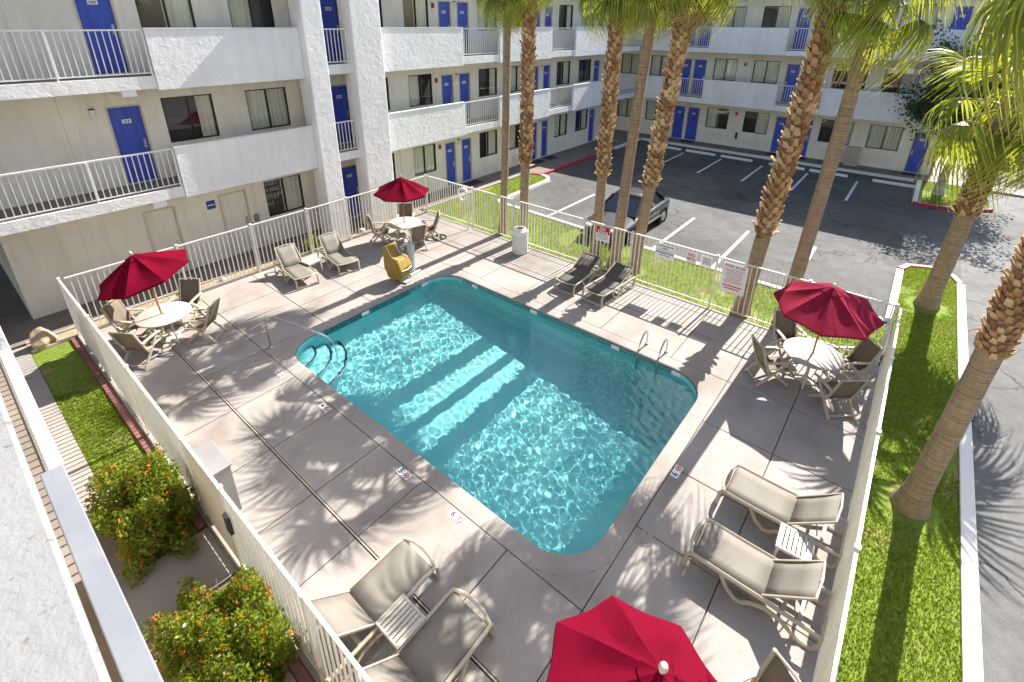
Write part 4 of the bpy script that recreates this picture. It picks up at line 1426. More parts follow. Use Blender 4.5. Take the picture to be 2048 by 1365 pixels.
# handrail, ladder hoops
hr = thing('pool_handrail', 'bent steel handrail running down into the pool steps', 'handrail', (4.16, 11.12, 0))
def W2(root, pts):
    return [(p[0]-root.location[0], p[1]-root.location[1], p[2]) for p in pts]
MB().tube(W2(hr, [(4.16, 11.12, 0), (4.15, 11.13, .5), (4.16, 11.13, .78), (4.22, 11.07, .85), (4.32, 10.98, .85), (4.9, 10.42, .42), (5.15, 10.17, .2), (5.24, 10.08, 0.05), (5.27, 10.05, -.2), (5.28, 10.04, -.75)]), .021, 8).build('rail', 'steel', hr, smooth=True)
MB().lathe([(.05, 0.0), (.05, .012), (.03, .03)], 12).build('escutcheon', 'steel', hr)
for k, y in enumerate((3.99, 3.47)):
    lh = thing('ladder_rail', ('steel pool ladder hoop on the far edge, nearer the loungers', 'steel pool ladder hoop on the far edge, nearer the parasol')[k], 'ladder rail', (10.30, y, 0), 0, 'pool ladder hoops')
    MB().tube([(0.0, 0, 0), (0.0, 0, .26), (-.03, 0, .38), (-.11, 0, .45), (-.24, 0, .43), (-.40, 0, .28), (-.49, 0, .05), (-.52, 0, -.2), (-.53, 0, -.7)], .021, 8).build('hoop', 'steel', lh, smooth=True)
    MB().lathe([(.05, 0.0), (.05, .012), (.03, .03)], 12).build('escutcheon', 'steel', lh)

# pool lift with yellow cover
pl = thing('pool_lift', 'pool lift with yellow seat cover and pale steel mast', 'pool lift', (8.95, 11.50, 0), R(10))
MB().box(-.30, .30, -.16, .16, 0.0, .07).build('base_plate', 'lift_blue', pl, bevel=.015)
MB().tube([(.05, 0, .07), (.05, 0, .55), (.02, 0, 1.05)], [.10, .09, .075], 10).build('mast', 'lift_blue', pl, smooth=True)
MB().tube([(.22, .02, .05), (.20, .02, .7), (.14, .03, 1.32)], .018, 8).build('actuator', 'sign_white', pl, smooth=True)
MB().tube([(.02, 0, 1.0), (-.15, .03, 1.12), (-.34, .05, 1.05)], .035, 8).build('arm', 'lift_blue', pl, smooth=True)
MB().box(-.02, .16, -.09, .09, .75, 1.02).build('control_box', 'lift_blue', pl, bevel=.02)
cv = MB()
cv.add([(-.72, -.22, .12), (-.30, -.22, .12), (-.30, .30, .12), (-.72, .30, .12),
        (-.80, -.32, .55), (-.24, -.30, .55), (-.24, .34, .50), (-.80, .36, .50),
        (-.78, -.18, .80), (-.26, -.16, .80), (-.26, .36, 1.16), (-.78, .38, 1.16),
        (-.76, .14, .84), (-.28, .14, .84), (-.27, .27, 1.18), (-.77, .28, 1.18)],
       [(0, 3, 2, 1), (0, 1, 5, 4), (1, 2, 6, 5), (2, 3, 7, 6), (3, 0, 4, 7), (4, 5, 9, 8), (5, 6, 10, 14, 13, 9), (7, 4, 8, 12, 15, 11), (6, 7, 11, 10), (8, 9, 13, 12), (12, 13, 14, 15), (14, 10, 11, 15)])
co = cv.build('seat_cover', 'lift_yellow', pl, bevel=.025)
for x in (-.70, -.33):
    MB().tube([(x, -.19, .83), (x, .12, .86), (x, .30, 1.20)], .016, 6, rz=.012).build('cover_piping', 'lift_cream', co)
MB().tube([(-.76, -.30, .50), (-.52, -.335, .47), (-.28, -.30, .50)], .02, 6).build('cover_piping', 'lift_cream', co)
MB().box(-.62, -.40, -.34, -.10, .02, .06).build('foot_rest', 'lift_blue', pl)
for y in (-.12, .12):
    MB().lathe([(.05, -.02), (.06, 0), (.05, .02)], 10, (-.22, y, .06)).build('caster', 'black_rubber', pl)

# litter bin
tb = thing('litter_bin', 'white drum litter bin standing by the palm lawn fence', 'bin', (12.50, 9.85, 0))
MB().lathe([(.25, 0), (.27, .02), (.275, .1), (.275, .68), (.262, .72)], 24).build('drum', 'bin_white', tb, smooth=True)
lidm = MB().lathe([(.285, .721), (.285, .80), (.25, .86), (.19, .90), (.19, .93), (.15, .935), (.145, .86)], 24).build('lid', 'white_paint', tb, smooth=True)
MB().lathe([(.14, .861), (.14, .87)], 20).build('dark_mouth_disc', 'black_rubber', lidm)  # black disc, the darkness of the bin mouth put into its colour

# equipment cabinet by the near fence
eb = thing('equipment_box', 'grey equipment cabinet inside the planter fence', 'cabinet', (1.53, 7.5, 0))
MB().box(-.17, .17, -.36, .36, 0.0, .96).build('cabinet', 'box_grey', eb, bevel=.012)
MB().box(-.19, .19, -.38, .38, .961, 1.0).build('cabinet_lid', 'box_grey', eb, bevel=.012)
MB().box(.171, .182, -.06, .06, .5, .62).build('latch', 'steel', eb)

# life ring on its post
lp = thing('life_ring_post', 'white hooked post just inside the far fence', 'post', (12.90, 12.72, 0))
MB().tube([(0, 0, 0), (0, 0, 1.2), (0, -.02, 1.42), (0, .08, 1.60), (0, .22, 1.66), (0, .36, 1.60)], .028, 8).build('pole', 'fence_paint', lp, smooth=True)
MB().lathe([(.08, 0), (.08, .012), (.03, .03)], 12).build('foot', 'fence_paint', lp)
lr = thing('life_ring', 'white life ring hanging on the hooked post', 'life ring', (12.86, 12.98, 1.36))
MB().tube([(0, .25*math.cos(t*math.pi/12), .25*math.sin(t*math.pi/12)) for t in range(24)], .05, 8, True, up=(1, 0, 0)).build('ring', 'sign_white', lr, smooth=True)
for k in range(4):
    a = math.pi/4+k*math.pi/2
    MB().tube([(.0+.053*math.cos(t*math.pi/5), (.25+.053*math.sin(t*math.pi/5))*math.cos(a), (.25+.053*math.sin(t*math.pi/5))*math.sin(a)) for t in range(10)], .012, 5, True).build('strap', 'trim_beige', lr)
# dark loop standing in for the shadow the life ring casts
hc = thing('life_ring_shadow', 'dark loop on the deck by the far table, modelled shadow of the life ring', 'painted shadow', (11.55, 12.95, 0.0))
MB().tube([((.24+.012*(t//16))*math.cos(t*math.pi/8), (.24+.012*(t//16))*math.sin(t*math.pi/8), .016+.004*(t//16)) for t in range(44)], .014, 6).build('shadow_coil', 'black_rubber', hc, smooth=True)

# doormats on the walkways
for k, (x, y, sx, sy, l_) in enumerate(((17.42, 16.75, .45, .28, 'dark doormat before the side wing doors behind the lawn tip'), (22.9, 16.75, .4, .28, 'dark doormat before a side wing door by the red kerb'),
                                        (24.05, 16.75, .38, .28, 'dark doormat before the side wing door after the red kerb middle'),
                                        (34.05, 12.25, .3, .42, 'dark doormat before the rear wing doors left of the palms'), (34.05, 6.65, .3, .42, 'dark doormat before the rear wing doors behind the palms'),
                                        (34.05, 5.3, .3, .42, 'dark doormat before the rear wing door right of a palm'), (34.05, -.24, .3, .42, 'dark doormat before the last rear wing door'))):
    o = MB().box(-sx, sx, -sy, sy, 0.001, .014).build('doormat', 'dark_mat')
    o.location = (x, y, 0)
    tag(o, l_, 'doormat', 'dark doormats')
ub = thing('utility_cabinet', 'tan metal cabinet against the rear wing wall', 'cabinet', (34.2, 2.62, 0))
MB().box(-.22, .22, -.36, .36, 0, 1.05).build('cabinet', 'tan_panel', ub, bevel=.02)
MB().box(-.235, -.221, -.31, .31, .08, .98).build('cabinet_door', 'resin_beige', ub)

# boulder and small rocks
def rock(name, x, y, z, sx, sy, sz, mat, label, seed):
    rr = random.Random(seed)
    bm = bmesh.new()
    bmesh.ops.create_icosphere(bm, subdivisions=3, radius=1.0)
    pl_ = [(Vector((rr.uniform(-1, 1), rr.uniform(-1, 1), rr.uniform(-.6, 1))).normalized(), rr.uniform(.55, .85)) for _ in range(11)]
    for v in bm.verts:
        for nrm, dd in pl_:
            e = v.co.dot(nrm)-dd
            if e > 0:
                v.co -= nrm*e*.9
        v.co *= 1+rr.uniform(-.025, .025)
        v.co = Vector((v.co.x*sx, v.co.y*sy, v.co.z*sz))
    me = bpy.data.meshes.new(name)
    bm.to_mesh(me)
    bm.free()
    me.materials.append(M[mat])
    o = bpy.data.objects.new(name, me)
    o.location = (x, y, z)
    link(o)
    return tag(o, label, 'rock', 'rocks in the planters')
rock('boulder', 0.62, 15.50, .16, .30, .26, .34, 'rock', 'large tan boulder in the planter corner by the near wing', 3)
rock('rock', 9.95, 15.55, .08, .16, .12, .14, 'pale_rock', 'pale rock in the gravel bed behind the far loungers', 4)
rock('rock', 4.9, 15.6, .05, .12, .1, .09, 'pale_rock', 'small rock in the gravel bed behind the tilted parasol', 5)
rock('rock', 12.2, 15.55, .06, .13, .1, .1, 'pale_rock', 'small rock in the gravel bed at the far fence corner', 6)

# ------------------------------------------------------------------ car
def make_car(x, y, rz):
    root = thing('parked_car', 'dark sedan parked nose to the palm lawn', 'car', (x, y, GZ), rz)
    # local: nose at +X, length 4.6
    L = 4.6
    st = [  # x, half width, sill z, belt z, top z of lower body
        (2.30, .55, .34, .48, .56), (2.22, .72, .26, .55, .64), (2.05, .82, .20, .62, .70), (1.70, .88, .18, .68, .77), (1.20, .905, .18, .74, .85),
        (0.80, .91, .18, .80, .92), (0.30, .915, .18, .84, .94), (-.60, .915, .18, .86, .95), (-1.30, .91, .18, .88, .97), (-1.75, .90, .20, .88, 1.0), (-2.05, .86, .24, .84, .98), (-2.22, .78, .30, .76, .92), (-2.30, .64, .40, .66, .78)]
    rings = []
    for (sx, w, z0, zb, zt) in st:
        rings.append([(sx, 0, z0), (sx, w*.8, z0), (sx, w*.97, z0+.10), (sx, w, (z0+zb)/2), (sx, w*.985, zb-.03), (sx, w*.95, zb+.01), (sx, w*.80, zt-.03), (sx, w*.45, zt), (sx, 0, zt+.012)])
    m = MB()
    vs, fs = [], []
    kk = 9
    for rg in rings:
        vs += rg
        vs += [(p[0], -p[1], p[2]) for p in rg]
    for i in range(len(rings)-1):
        for side in (0, 1):
            b0 = i*2*kk+side*kk
            b1 = (i+1)*2*kk+side*kk
            for j in range(kk-1):
                fs.append((b0+j, b0+j+1, b1+j+1, b1+j))
    for i in (0, len(rings)-1):
        b = i*2*kk
        for j in range(kk-1):
            fs.append((b+j, b+j+1, b+kk+j+1, b+kk+j))
    m.add(vs, fs)
    body = m.build('body', 'car_paint', root, smooth='full')
    bm = bmesh.new()
    bm.from_mesh(body.data)
    bmesh.ops.remove_doubles(bm, verts=bm.verts, dist=.001)
    bmesh.ops.recalc_face_normals(bm, faces=bm.faces)
    bm.to_mesh(body.data)
    bm.free()
    md = body.modifiers.new('sub', 'SUBSURF')
    md.levels = md.render_levels = 2
    # greenhouse
    gb = [(1.0, .78, .90), (.35, .80, .93), (-.95, .80, .95), (-1.78, .72, 1.0)]
    gt = [(0.18, .60, 1.35), (-.15, .63, 1.40), (-.75, .63, 1.40), (-1.10, .58, 1.36)]
    cb = MB()
    cv_ = []
    for (sx, w, z), (tx, tw, tz) in zip(gb, gt):
        cv_ += [(sx, -w*.975, z-.06), (sx, w*.975, z-.06), (tx, tw*.975, tz-.012), (tx, -tw*.975, tz-.012)]
    cb.add(cv_, [(0, 1, 2, 3), (12, 13, 14, 15)]+[(i*4+j, i*4+(j+1) % 4, i*4+4+(j+1) % 4, i*4+4+j) for i in range(3) for j in range(4)])
    cb.build('cabin', 'car_glass', root)
    roof = MB()
    rv = []
    for (sx, w, z) in gt:
        rv += [(sx, -w, z), (sx, -w*.5, z+.03), (sx, w*.5, z+.03), (sx, w, z)]
    roof.add(rv, [(i*4+j, i*4+j+1, i*4+5+j, i*4+4+j) for i in range(3) for j in range(3)])
    ro = roof.build('roof', 'car_paint', root, smooth='full', fix=False)
    md = ro.modifiers.new('th', 'SOLIDIFY')
    md.thickness = .03
    def pane(name, pts, mat='car_glass'):
        o = MB().add(pts, [tuple(range(len(pts)))]).build(name, mat, root, fix=False)
        md = o.modifiers.new('th', 'SOLIDIFY')
        md.thickness = .006
    def q(a, k):
        return (a[0], k*a[1], a[2])
    pane('windscreen', [q(gb[0], -.97), q(gb[0], .97), q(gt[0], .97), q(gt[0], -.97)])
    pane('rear_window', [q(gb[3], .97), q(gb[3], -.97), q(gt[3], -.97), q(gt[3], .97)])
    for k in (-1, 1):
        pane('side_window', [q((.78, .795, .925), k), q((-.32, .80, .94), k), q((-.35, .63, 1.38), k), q((.18, .615, 1.36), k)])
        pane('side_window', [q((-.38, .80, .94), k), q((-1.45, .765, .98), k), q((-1.0, .60, 1.37), k), q((-.41, .63, 1.385), k)])
        MB().bar(q((1.0, .79, .90), k), q((.22, .61, 1.37), k), .05, .05).build('pillar', 'car_paint', root)
        MB().bar(q((-.35, .81, .93), k), q((-.38, .635, 1.39), k), .05, .04).build('pillar', 'bronze_frame', root)
        MB().bar(q((-1.72, .76, .98), k), q((-1.10, .60, 1.38), k), .10, .06).build('pillar', 'car_paint', root)
        mm = MB().box(.62, .80, min(k*.95, k*1.08), max(k*.95, k*1.08), .92, 1.05).build('mirror', 'car_paint', root, bevel=.03)
        MB().box(-.40, -.24, min(k*.908, k*.93), max(k*.908, k*.93), .74, .77).build('door_handle', 'car_paint', root)
        MB().box(-1.40, .95, min(k*.905, k*.922), max(k*.905, k*.922), .40, .45).build('side_strip', 'rim', root)
        MB().box(2.02, 2.22, k*.55-.16, k*.55+.16, .57, .68).build('headlight', 'lamp_glass', root, bevel=.03)
        MB().box(-2.27, -2.18, k*.58-.16, k*.58+.16, .68, .80).build('tail_light', 'amber', root, bevel=.02)
        for wx in (1.42, -1.38):
            def TW(p, wx=wx, k=k):
                return (wx+p[0], k*.80+p[2], .32+p[1])
            w = MB(TW).lathe([(.20, -.10), (.30, -.11), (.325, -.06), (.325, .06), (.30, .11), (.20, .10)], 24).build('wheel', 'tyre', root, smooth=True)
            MB(TW).lathe([(.20, k*.085), (.205, k*.112), (.16, k*.10), (.05, k*.115)], 10).build('wheel_rim', 'rim', w, smooth=True)
            MB(TW).lathe([(.36, k*.085), (.375, k*.118), (.33, k*.1)], 24).build('wheel_arch', 'black_rubber', w)
    MB().box(2.24, 2.325, -.40, .40, .40, .54).build('grille', 'black_rubber', root, bevel=.02)
    MB().box(2.30, 2.34, -.16, .16, .42, .50).build('number_plate', 'sign_white', root)
    return root
make_car(17.3, 8.15, math.pi)

# ------------------------------------------------------------------ palms
def frond_mesh(seed, dry=False, hang=0.0):
    rr = random.Random(seed)
    m = MB()
    pet = 0.75
    pts = []
    for k in range(5):
        t = k/4
        pts.append((pet*t, 0, 0.10*math.sin(t*1.6)-.05*t*t))
    m.tube(pts, [.028, .022, .018, .015, .012], 4)
    hub = Vector(pts[-1])
    n_ = 32
    for i in range(n_):
        a = R(-112+224*i/(n_-1))+rr.uniform(-.03, .03)
        ln = (0.98 if not dry else .8)*(1-.30*(abs(a)/R(112))**2)*rr.uniform(.9, 1.08)
        dirv = Vector((math.cos(a), math.sin(a), 0.12*math.cos(2*a)))
        side = Vector((-math.sin(a), math.cos(a), 0))
        prev = None
        droop = rr.uniform(.35, .75)+hang
        w0 = .023
        segs = 5
        vs = []
        for k in range(segs+1):
            t = k/segs
            c = hub+dirv*(ln*t*(1-.28*min(1, droop)*t*t))+Vector((0, 0, -droop*ln*t**2.3))+Vector((-.18*droop*ln*t**3*math.cos(a), 0, 0))
            w = w0*(0.35+2.2*t if t < .35 else (1.12-(t-.35)*1.65))
            w = max(w, .003)
            fold = .35*w*(1 if i % 2 else -1)
            vs += [c-side*w+Vector((0, 0, fold)), c+side*w-Vector((0, 0, fold))]
        m.add(vs, [(2*k, 2*k+1, 2*k+3, 2*k+2) for k in range(segs)])
    return m.mesh('frond', 'frond_dry' if dry else 'frond_green', fix=False)
FR = [frond_mesh(11), frond_mesh(12, hang=.35), frond_mesh(13, hang=.75)]
FD = frond_mesh(21, True, .6)
def boot_mesh(seed):
    rr = random.Random(seed)
    j = lambda s: rr.uniform(-s, s)
    vs = [(-.05, -.10, -.06), (-.05, .10, -.06), (.03, -.085, -.04), (.03, .085, -.04),
          (.05, -.07, .06+j(.01)), (.05, .07, .06+j(.01)), (.085, -.055, .055), (.085, .055, .055),
          (.095, -.05+j(.01), .15+j(.02)), (.10, .05+j(.01), .14+j(.02)), (.125, -.04, .15), (.13, .04, .13)]
    fs = [(0, 1, 5, 4), (2, 6, 7, 3), (0, 4, 6, 2), (1, 3, 7, 5), (0, 2, 3, 1), (4, 5, 9, 8), (6, 10, 11, 7), (4, 8, 10, 6), (5, 7, 11, 9), (8, 9, 11, 10)]
    return MB().add(vs, fs).mesh('leaf_base', 'palm_boot')
BT = [boot_mesh(k) for k in range(4)]

def palm(base, top, zt, r0, r1, boots, nf, label, fs=1.0, flare=1.5, seed=0, dry=0, wild=1.0, thin=None):
    rr = random.Random(seed+100)
    root = thing('palm_tree', label, 'palm tree', (base[0], base[1], -0.05), 0, 'fan palms round the pool')
    dx, dy = top[0]-base[0], top[1]-base[1]
    def axis(z):
        t = z/zt
        return Vector((dx*t+.04*math.sin(t*4+seed), dy*t+.04*math.cos(t*3+seed), z))
    def rad(z):
        t = z/zt
        r = r0+(r1-r0)*t
        return r*(1+(flare-1)*math.exp(-z/.28))
    pts, rs = [], []
    nz = int(zt/0.16)
    for k in range(nz+1):
        z = zt*k/nz
        pts.append(axis(z))
        rs.append(rad(z)*(1+rr.uniform(-.02, .02)))
    MB().tube(pts, rs, 18).build('trunk', 'palm_bark', root, smooth=True)
    if boots:
        z0, z1, sc_, dens = boots
        k = 0
        z = z0
        per = 2*math.pi*rad(z0)/(.17*sc_)
        dz = .155*sc_/per*dens
        a = rr.uniform(0, 6)
        while z < z1 and k < 295:
            a += 2.39996
            p = axis(z)
            r = rad(z)*.97
            if k < per and rr.random() < .4:
                tilt = rr.uniform(.3, .9)
            else:
                tilt = rr.uniform(-.22, .18)
            o = inst('leaf_base', BT[rr.randrange(4)], root, (p.x+r*math.cos(a), p.y+r*math.sin(a), z), (rr.uniform(-.2, .2), tilt, a), None)
            s2 = sc_*rr.uniform(.85, 1.2)
            o.scale = (s2*rr.uniform(.8, 1.3), s2, s2*rr.uniform(.9, 1.25))
            z += dz
            k += 1
    hub = axis(zt)
    for k in range(nf):
        a = k*2.39996+rr.uniform(-.2, .2)
        t = (k+.5)/nf
        el = R(74-122*t**0.9)+rr.uniform(-.15, .15)
        if thin and math.cos(a-thin[0]) > .25 and rr.random() < thin[1]:
            continue
        o = inst('frond', FR[min(2, int(t*3))], root, (hub.x+.08*math.cos(a), hub.y+.08*math.sin(a), hub.z-.05-.35*t), (rr.uniform(-.25, .25)*wild, -el, a))
        s2 = fs*rr.uniform(.88, 1.12)
        o.scale = (s2, s2, s2)
    for k in range(dry):
        a = rr.uniform(0, 6.28)
        o = inst('dry_frond', FD, root, (hub.x+r1*math.cos(a), hub.y+r1*math.sin(a), hub.z-.45), (0, R(rr.uniform(66, 84)), a))
        s2 = fs*rr.uniform(.9, 1.2)
        o.scale = (s2, s2, s2)
    return root
palm((13.40, 11.42), (13.35, 11.15), 9.0, .145, .125, None, 19, 'slim smooth palm on the lawn, leftmost of the row', .95, seed=1)
palm((13.50, 10.55), (13.45, 10.3), 9.7, .165, .15, (2.9, 9.2, .8, 1.05), 19, 'shaggy palm beside the slim leftmost palm', 1.0, seed=2)
palm((13.80, 7.62), (13.78, 7.38), 9.0, .16, .15, (3.0, 8.5, .8, 1.0), 19, 'shaggy palm directly behind the no diving sign', 1.0, seed=3)
palm((13.84, 6.85), (13.82, 6.32), 9.1, .175, .14, None, 19, 'smooth pale palm in the middle of the group before the car', 1.0, seed=4)
palm((13.82, 6.10), (13.8, 5.35), 9.3, .17, .16, (3.0, 8.8, .82, 1.0), 19, 'shaggy palm with a hanging dry leaf, right of the car', 1.02, seed=5, dry=2)
palm((13.45, 2.58), (13.4, 2.0), 9.7, .19, .165, (2.45, 9.2, .9, 1.05), 20, 'stout shaggy palm left of the faded parasol', 1.05, seed=6, dry=1)
palm((13.50, 1.55), (13.45, 1.34), 8.4, .175, .14, None, 19, 'smooth leaning palm just behind the faded parasol', 1.0, seed=7)
palm((17.30, -1.42), (17.3, -1.55), 6.0, .225, .20, (2.9, 5.6, .72, .8), 30, 'massive palm with low crown on the far median', 1.45, 1.5, seed=8, wild=1.4, thin=(R(120), .85))
palm((8.92, -1.42), (8.9, -1.72), 8.6, .165, .145, (3.25, 8.2, .56, 1.05), 24, 'thick ringed palm leaning over the drive on the near median', 1.35, 1.85, seed=9)

# ------------------------------------------------------------------ foliage cards
def leaf_cloud(name, mat, centers, size, parent, aspect=1.6, seed=0, up=.5, kind='stuff'):
    g_ = np.random.default_rng(seed)
    n_ = len(centers)
    C = np.asarray(centers, float)
    d = g_.normal(size=(n_, 3))
    d[:, 2] = np.abs(d[:, 2])*up+up*.2
    d /= np.linalg.norm(d, axis=1)[:, None]
    t = np.cross(d, g_.normal(size=(n_, 3)))
    t /= np.linalg.norm(t, axis=1)[:, None]
    b = np.cross(d, t)
    s_ = size*g_.uniform(.7, 1.3, n_)[:, None]
    P = np.stack([C-t*s_*aspect/2, C+b*s_/2+d*s_*.12, C+t*s_*aspect/2, C-b*s_/2+d*s_*.12], 1).reshape(-1, 3)
    me = bpy.data.meshes.new(name)
    me.vertices.add(n_*4)
    me.vertices.foreach_set('co', P.astype(np.float32).ravel())
    me.loops.add(n_*4)
    me.loops.foreach_set('vertex_index', np.arange(n_*4, dtype=np.int32))
    me.polygons.add(n_)
    me.polygons.foreach_set('loop_start', np.arange(0, n_*4, 4, dtype=np.int32))
    me.polygons.foreach_set('loop_total', np.full(n_, 4, dtype=np.int32))
    me.materials.append(M[mat])
    me.update(calc_edges=True)
    me.validate()
    o = bpy.data.objects.new(name, me)
    link(o, parent)
    if kind:
        o['kind'] = kind
    return o
def shrub(x, y, rx, ry, h, nl, nfl, label, seed, fl=True):
    root = thing('flowering_shrub' if fl else 'small_shrub', label, 'shrub', (x, y, -.02), 0)
    g_ = np.random.default_rng(seed)
    bumps = g_.normal(size=(26, 3))
    bumps[:, 2] = np.abs(bumps[:, 2])
    bumps /= np.linalg.norm(bumps, axis=1)[:, None]
    def sample(n_, lo, hi):
        d = g_.normal(size=(n_, 3))
        d[:, 2] = np.abs(d[:, 2])
        d /= np.linalg.norm(d, axis=1)[:, None]
        lum = 1+.5*np.max(np.exp(-26*(1-d@bumps.T)), axis=1)-.28
        r = g_.uniform(lo, hi, n_)**.6*lum
        # boxy superellipse
        q_ = (np.abs(d[:, 0])**3+np.abs(d[:, 1])**3+np.abs(d[:, 2])**2.4)**(-1/3)
        return d*(q_*r)[:, None]*np.array([rx, ry, h])
    leaf_cloud('foliage', 'leaf_shrub', sample(nl, .35, 1.1), .036, root, 1.6, seed)
    if fl:
        P = sample(nfl, .93, 1.06)
        pts, pts2 = [], []
        for i, p in enumerate(P):
            for k in range(9):
                q_ = p+g_.normal(size=3)*np.array([.017, .017, .008])
                (pts if i % 3 else pts2).append(q_)
        leaf_cloud('flowers', 'flower_orange', pts, .021, root, 1.1, seed+1, 1.2)
        leaf_cloud('flowers', 'flower_red', pts2, .021, root, 1.1, seed+2, 1.2)
    st = MB()
    for k in range(16):
        a = g_.uniform(0, 6.28)
        e = np.array([math.cos(a)*rx*g_.uniform(.3, .85), math.sin(a)*ry*g_.uniform(.3, .85), h*g_.uniform(.6, .92)])
        st.tube([(0.1*e[0], .1*e[1], 0), tuple(e*.5+np.array([0, 0, .08])), tuple(e)], [.012, .008, .004], 4)
    st.build('stems', 'twig', root)
    return root
shrub(0.66, 8.05, .56, .98, .92, 21000, 110, 'dark green shrub with orange flowers above the path', 31)
shrub(0.66, 5.10, .60, 1.05, .80, 23000, 150, 'sunlit yellow green shrub with orange flowers below the path', 32)
shrub(7.85, 15.6, .34, .2, .5, 1400, 0, 'small green shrub behind the fence loungers', 33, False)
shrub(7.0, 15.6, .22, .16, .35, 600, 0, 'tiny green shrub left of the fence loungers', 34, False)
shrub(13.9, 7.45, .35, .35, .5, 900, 0, 'pale tufted plant between fence and palms by the dark loungers', 35, False)
shrub(14.3, 0.75, .4, .4, .45, 1200, 0, 'scrubby plant behind the fence at the faded parasol', 36, False)

# broad leaf tree on the far island
def tree(x, y, label):
    root = thing('street_tree', label, 'tree', (x, y, -.05))
    g_ = np.random.default_rng(5)
    tr = MB()
    tr.tube([(0, 0, 0), (.05, 0, .6), (.22, -.05, 1.3), (.38, -.1, 1.9)], [.26, .19, .17, .16], 10)
    tips = []
    for k in range(9):
        a = k*2.4
        e = Vector((.35+1.5*math.cos(a)*g_.uniform(.6, 1), -.1+1.5*math.sin(a)*g_.uniform(.6, 1), g_.uniform(3.6, 5.0)))
        s_ = Vector((.30+.02*k, -.1, 1.35+.07*k))
        mid = s_.lerp(e, .5)+Vector((g_.normal()*.15, g_.normal()*.15, .1))
        tr.tube([s_, mid, e], [.10, .07, .035], 7)
        tips.append(e)
        for j in range(3):
            e2 = e+Vector((g_.normal()*.9, g_.normal()*.9, abs(g_.normal())*.8+.3))
            tr.tube([e, e.lerp(e2, .5)+Vector((0, 0, .1)), e2], [.035, .02, .01], 5)
            tips.append(e2)
            e3 = mid+Vector((g_.normal()*.9, g_.normal()*.9, g_.uniform(.3, 1.3)))
            tips.append(e3)
            tr.tube([mid, e3], [.03, .01], 5)
    tr.build('trunk', 'bark_grey', root, smooth=True)
    pts = []
    for t in tips:
        for j in range(5):
            c = np.array(t)+g_.normal(size=3)*np.array([.45, .45, .35])
            pts.append(c+g_.normal(size=(70, 3))*np.array([.26, .26, .2]))
    pts = np.concatenate(pts)
    leaf_cloud('crown', 'leaf_tree', pts, .085, root, 1.7, 9, .7)
    return root
tree(30.7, -1.45, 'pale trunked leafy tree on the island by the rear wing')

# ------------------------------------------------------------------ grass
def inside(poly, P):
    x, y = P[:, 0], P[:, 1]
    r = np.zeros(len(P), bool)
    j = len(poly)-1
    for i in range(len(poly)):
        xi, yi = poly[i]
        xj, yj = poly[j]
        c = ((yi > y) != (yj > y)) & (x < (xj-xi)*(y-yi)/(yj-yi+1e-12)+xi)
        r ^= c
        j = i
    return r
def vnoise(P, s, seed):
    g_ = np.random.default_rng(seed)
    o = np.zeros(len(P))
    for k in range(7):
        a = g_.uniform(0, 6.28)
        f = s*g_.uniform(.5, 1.6)
        o += np.sin(f*(P[:, 0]*math.cos(a)+P[:, 1]*math.sin(a))+g_.uniform(0, 6.28))
    return o/7
PALMS = [(13.4, 11.42, .35), (13.5, 10.55, .4), (13.8, 7.62, .4), (13.84, 6.85, .4), (13.82, 6.1, .4), (13.45, 2.58, .5), (13.5, 1.55, .45), (17.3, -1.42, .58), (8.92, -1.42, .5), (30.7, -1.45, .4)]
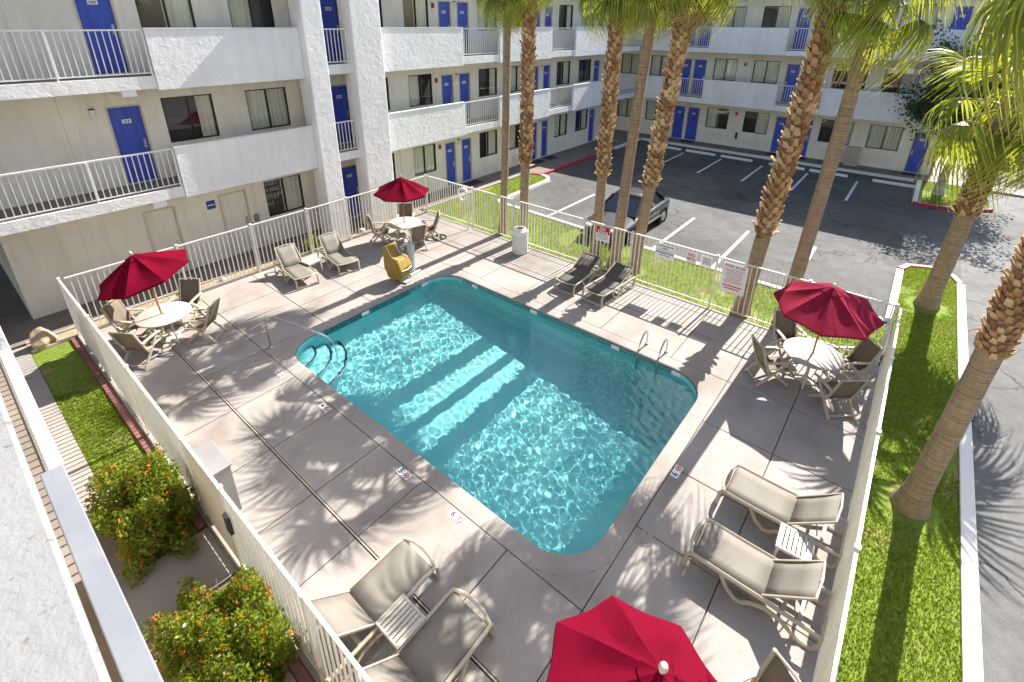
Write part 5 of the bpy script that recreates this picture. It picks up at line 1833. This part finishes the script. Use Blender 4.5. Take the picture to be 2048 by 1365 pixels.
def grass(label, poly, dens, bl, bw_, seed, bare=.45):
    g_ = np.random.default_rng(seed)
    xs_, ys_ = [p[0] for p in poly], [p[1] for p in poly]
    A = (max(xs_)-min(xs_))*(max(ys_)-min(ys_))
    n_ = int(A*dens)
    P = np.stack([g_.uniform(min(xs_), max(xs_), n_), g_.uniform(min(ys_), max(ys_), n_)], 1)
    P = P[inside(poly, P)]
    for px, py, pr in PALMS:
        P = P[np.hypot(P[:, 0]-px, P[:, 1]-py) > pr*g_.uniform(.8, 1.15, len(P))]
    nz = vnoise(P, 2.2, seed+1)+.35*vnoise(P, 7, seed+2)
    keep = (nz < bare) | (g_.uniform(size=len(P)) < .18)
    P, nz = P[keep], nz[keep]
    dryp = g_.uniform(size=len(P)) < np.clip((nz-bare+.30)*1.2, .03, .9)
    for part, mat in ((~dryp, 'grass_green'), (dryp, 'grass_dry')):
        Q = P[part]
        k = len(Q)
        if k == 0:
            continue
        a = g_.uniform(0, 6.28, k)
        h = bl*g_.uniform(.5, 1.25, k)
        w = bw_*g_.uniform(.7, 1.3, k)
        ln = g_.uniform(.2, .9, k)*h
        la = g_.uniform(0, 6.28, k)
        z0 = np.full(k, SOIL_Z-.012)
        b1 = np.stack([Q[:, 0]+w*np.cos(a), Q[:, 1]+w*np.sin(a), z0], 1)
        b2 = np.stack([Q[:, 0]-w*np.cos(a), Q[:, 1]-w*np.sin(a), z0], 1)
        tp = np.stack([Q[:, 0]+ln*np.cos(la), Q[:, 1]+ln*np.sin(la), z0+h], 1)
        V_ = np.stack([b1, b2, tp], 1).reshape(-1, 3)
        me = bpy.data.meshes.new('grass')
        me.vertices.add(k*3)
        me.vertices.foreach_set('co', V_.astype(np.float32).ravel())
        me.loops.add(k*3)
        me.loops.foreach_set('vertex_index', np.arange(k*3, dtype=np.int32))
        me.polygons.add(k)
        me.polygons.foreach_set('loop_start', np.arange(0, k*3, 3, dtype=np.int32))
        me.polygons.foreach_set('loop_total', np.full(k, 3, dtype=np.int32))
        me.materials.append(M[mat])
        me.update(calc_edges=True)
        o = bpy.data.objects.new('grass' if mat == 'grass_green' else 'dry_grass', me)
        link(o)
        tag(o, label if mat == 'grass_green' else label.replace('green grass', 'straw coloured grass'), 'grass', kind='stuff')
grass('short green grass on the palm lawn behind the fence', turf_east, 1100, .06, .012, 41, .40)
grass('short green grass on the long median strip', turf_median, 2600, .06, .010, 42, .48)
grass('short green grass in the planter beside the near wing', rect(.32, 1.06, 8.6, 13.5), 2400, .055, .010, 43, .12)
grass('short green grass round the island tree', turf_tree, 700, .07, .014, 44, .5)
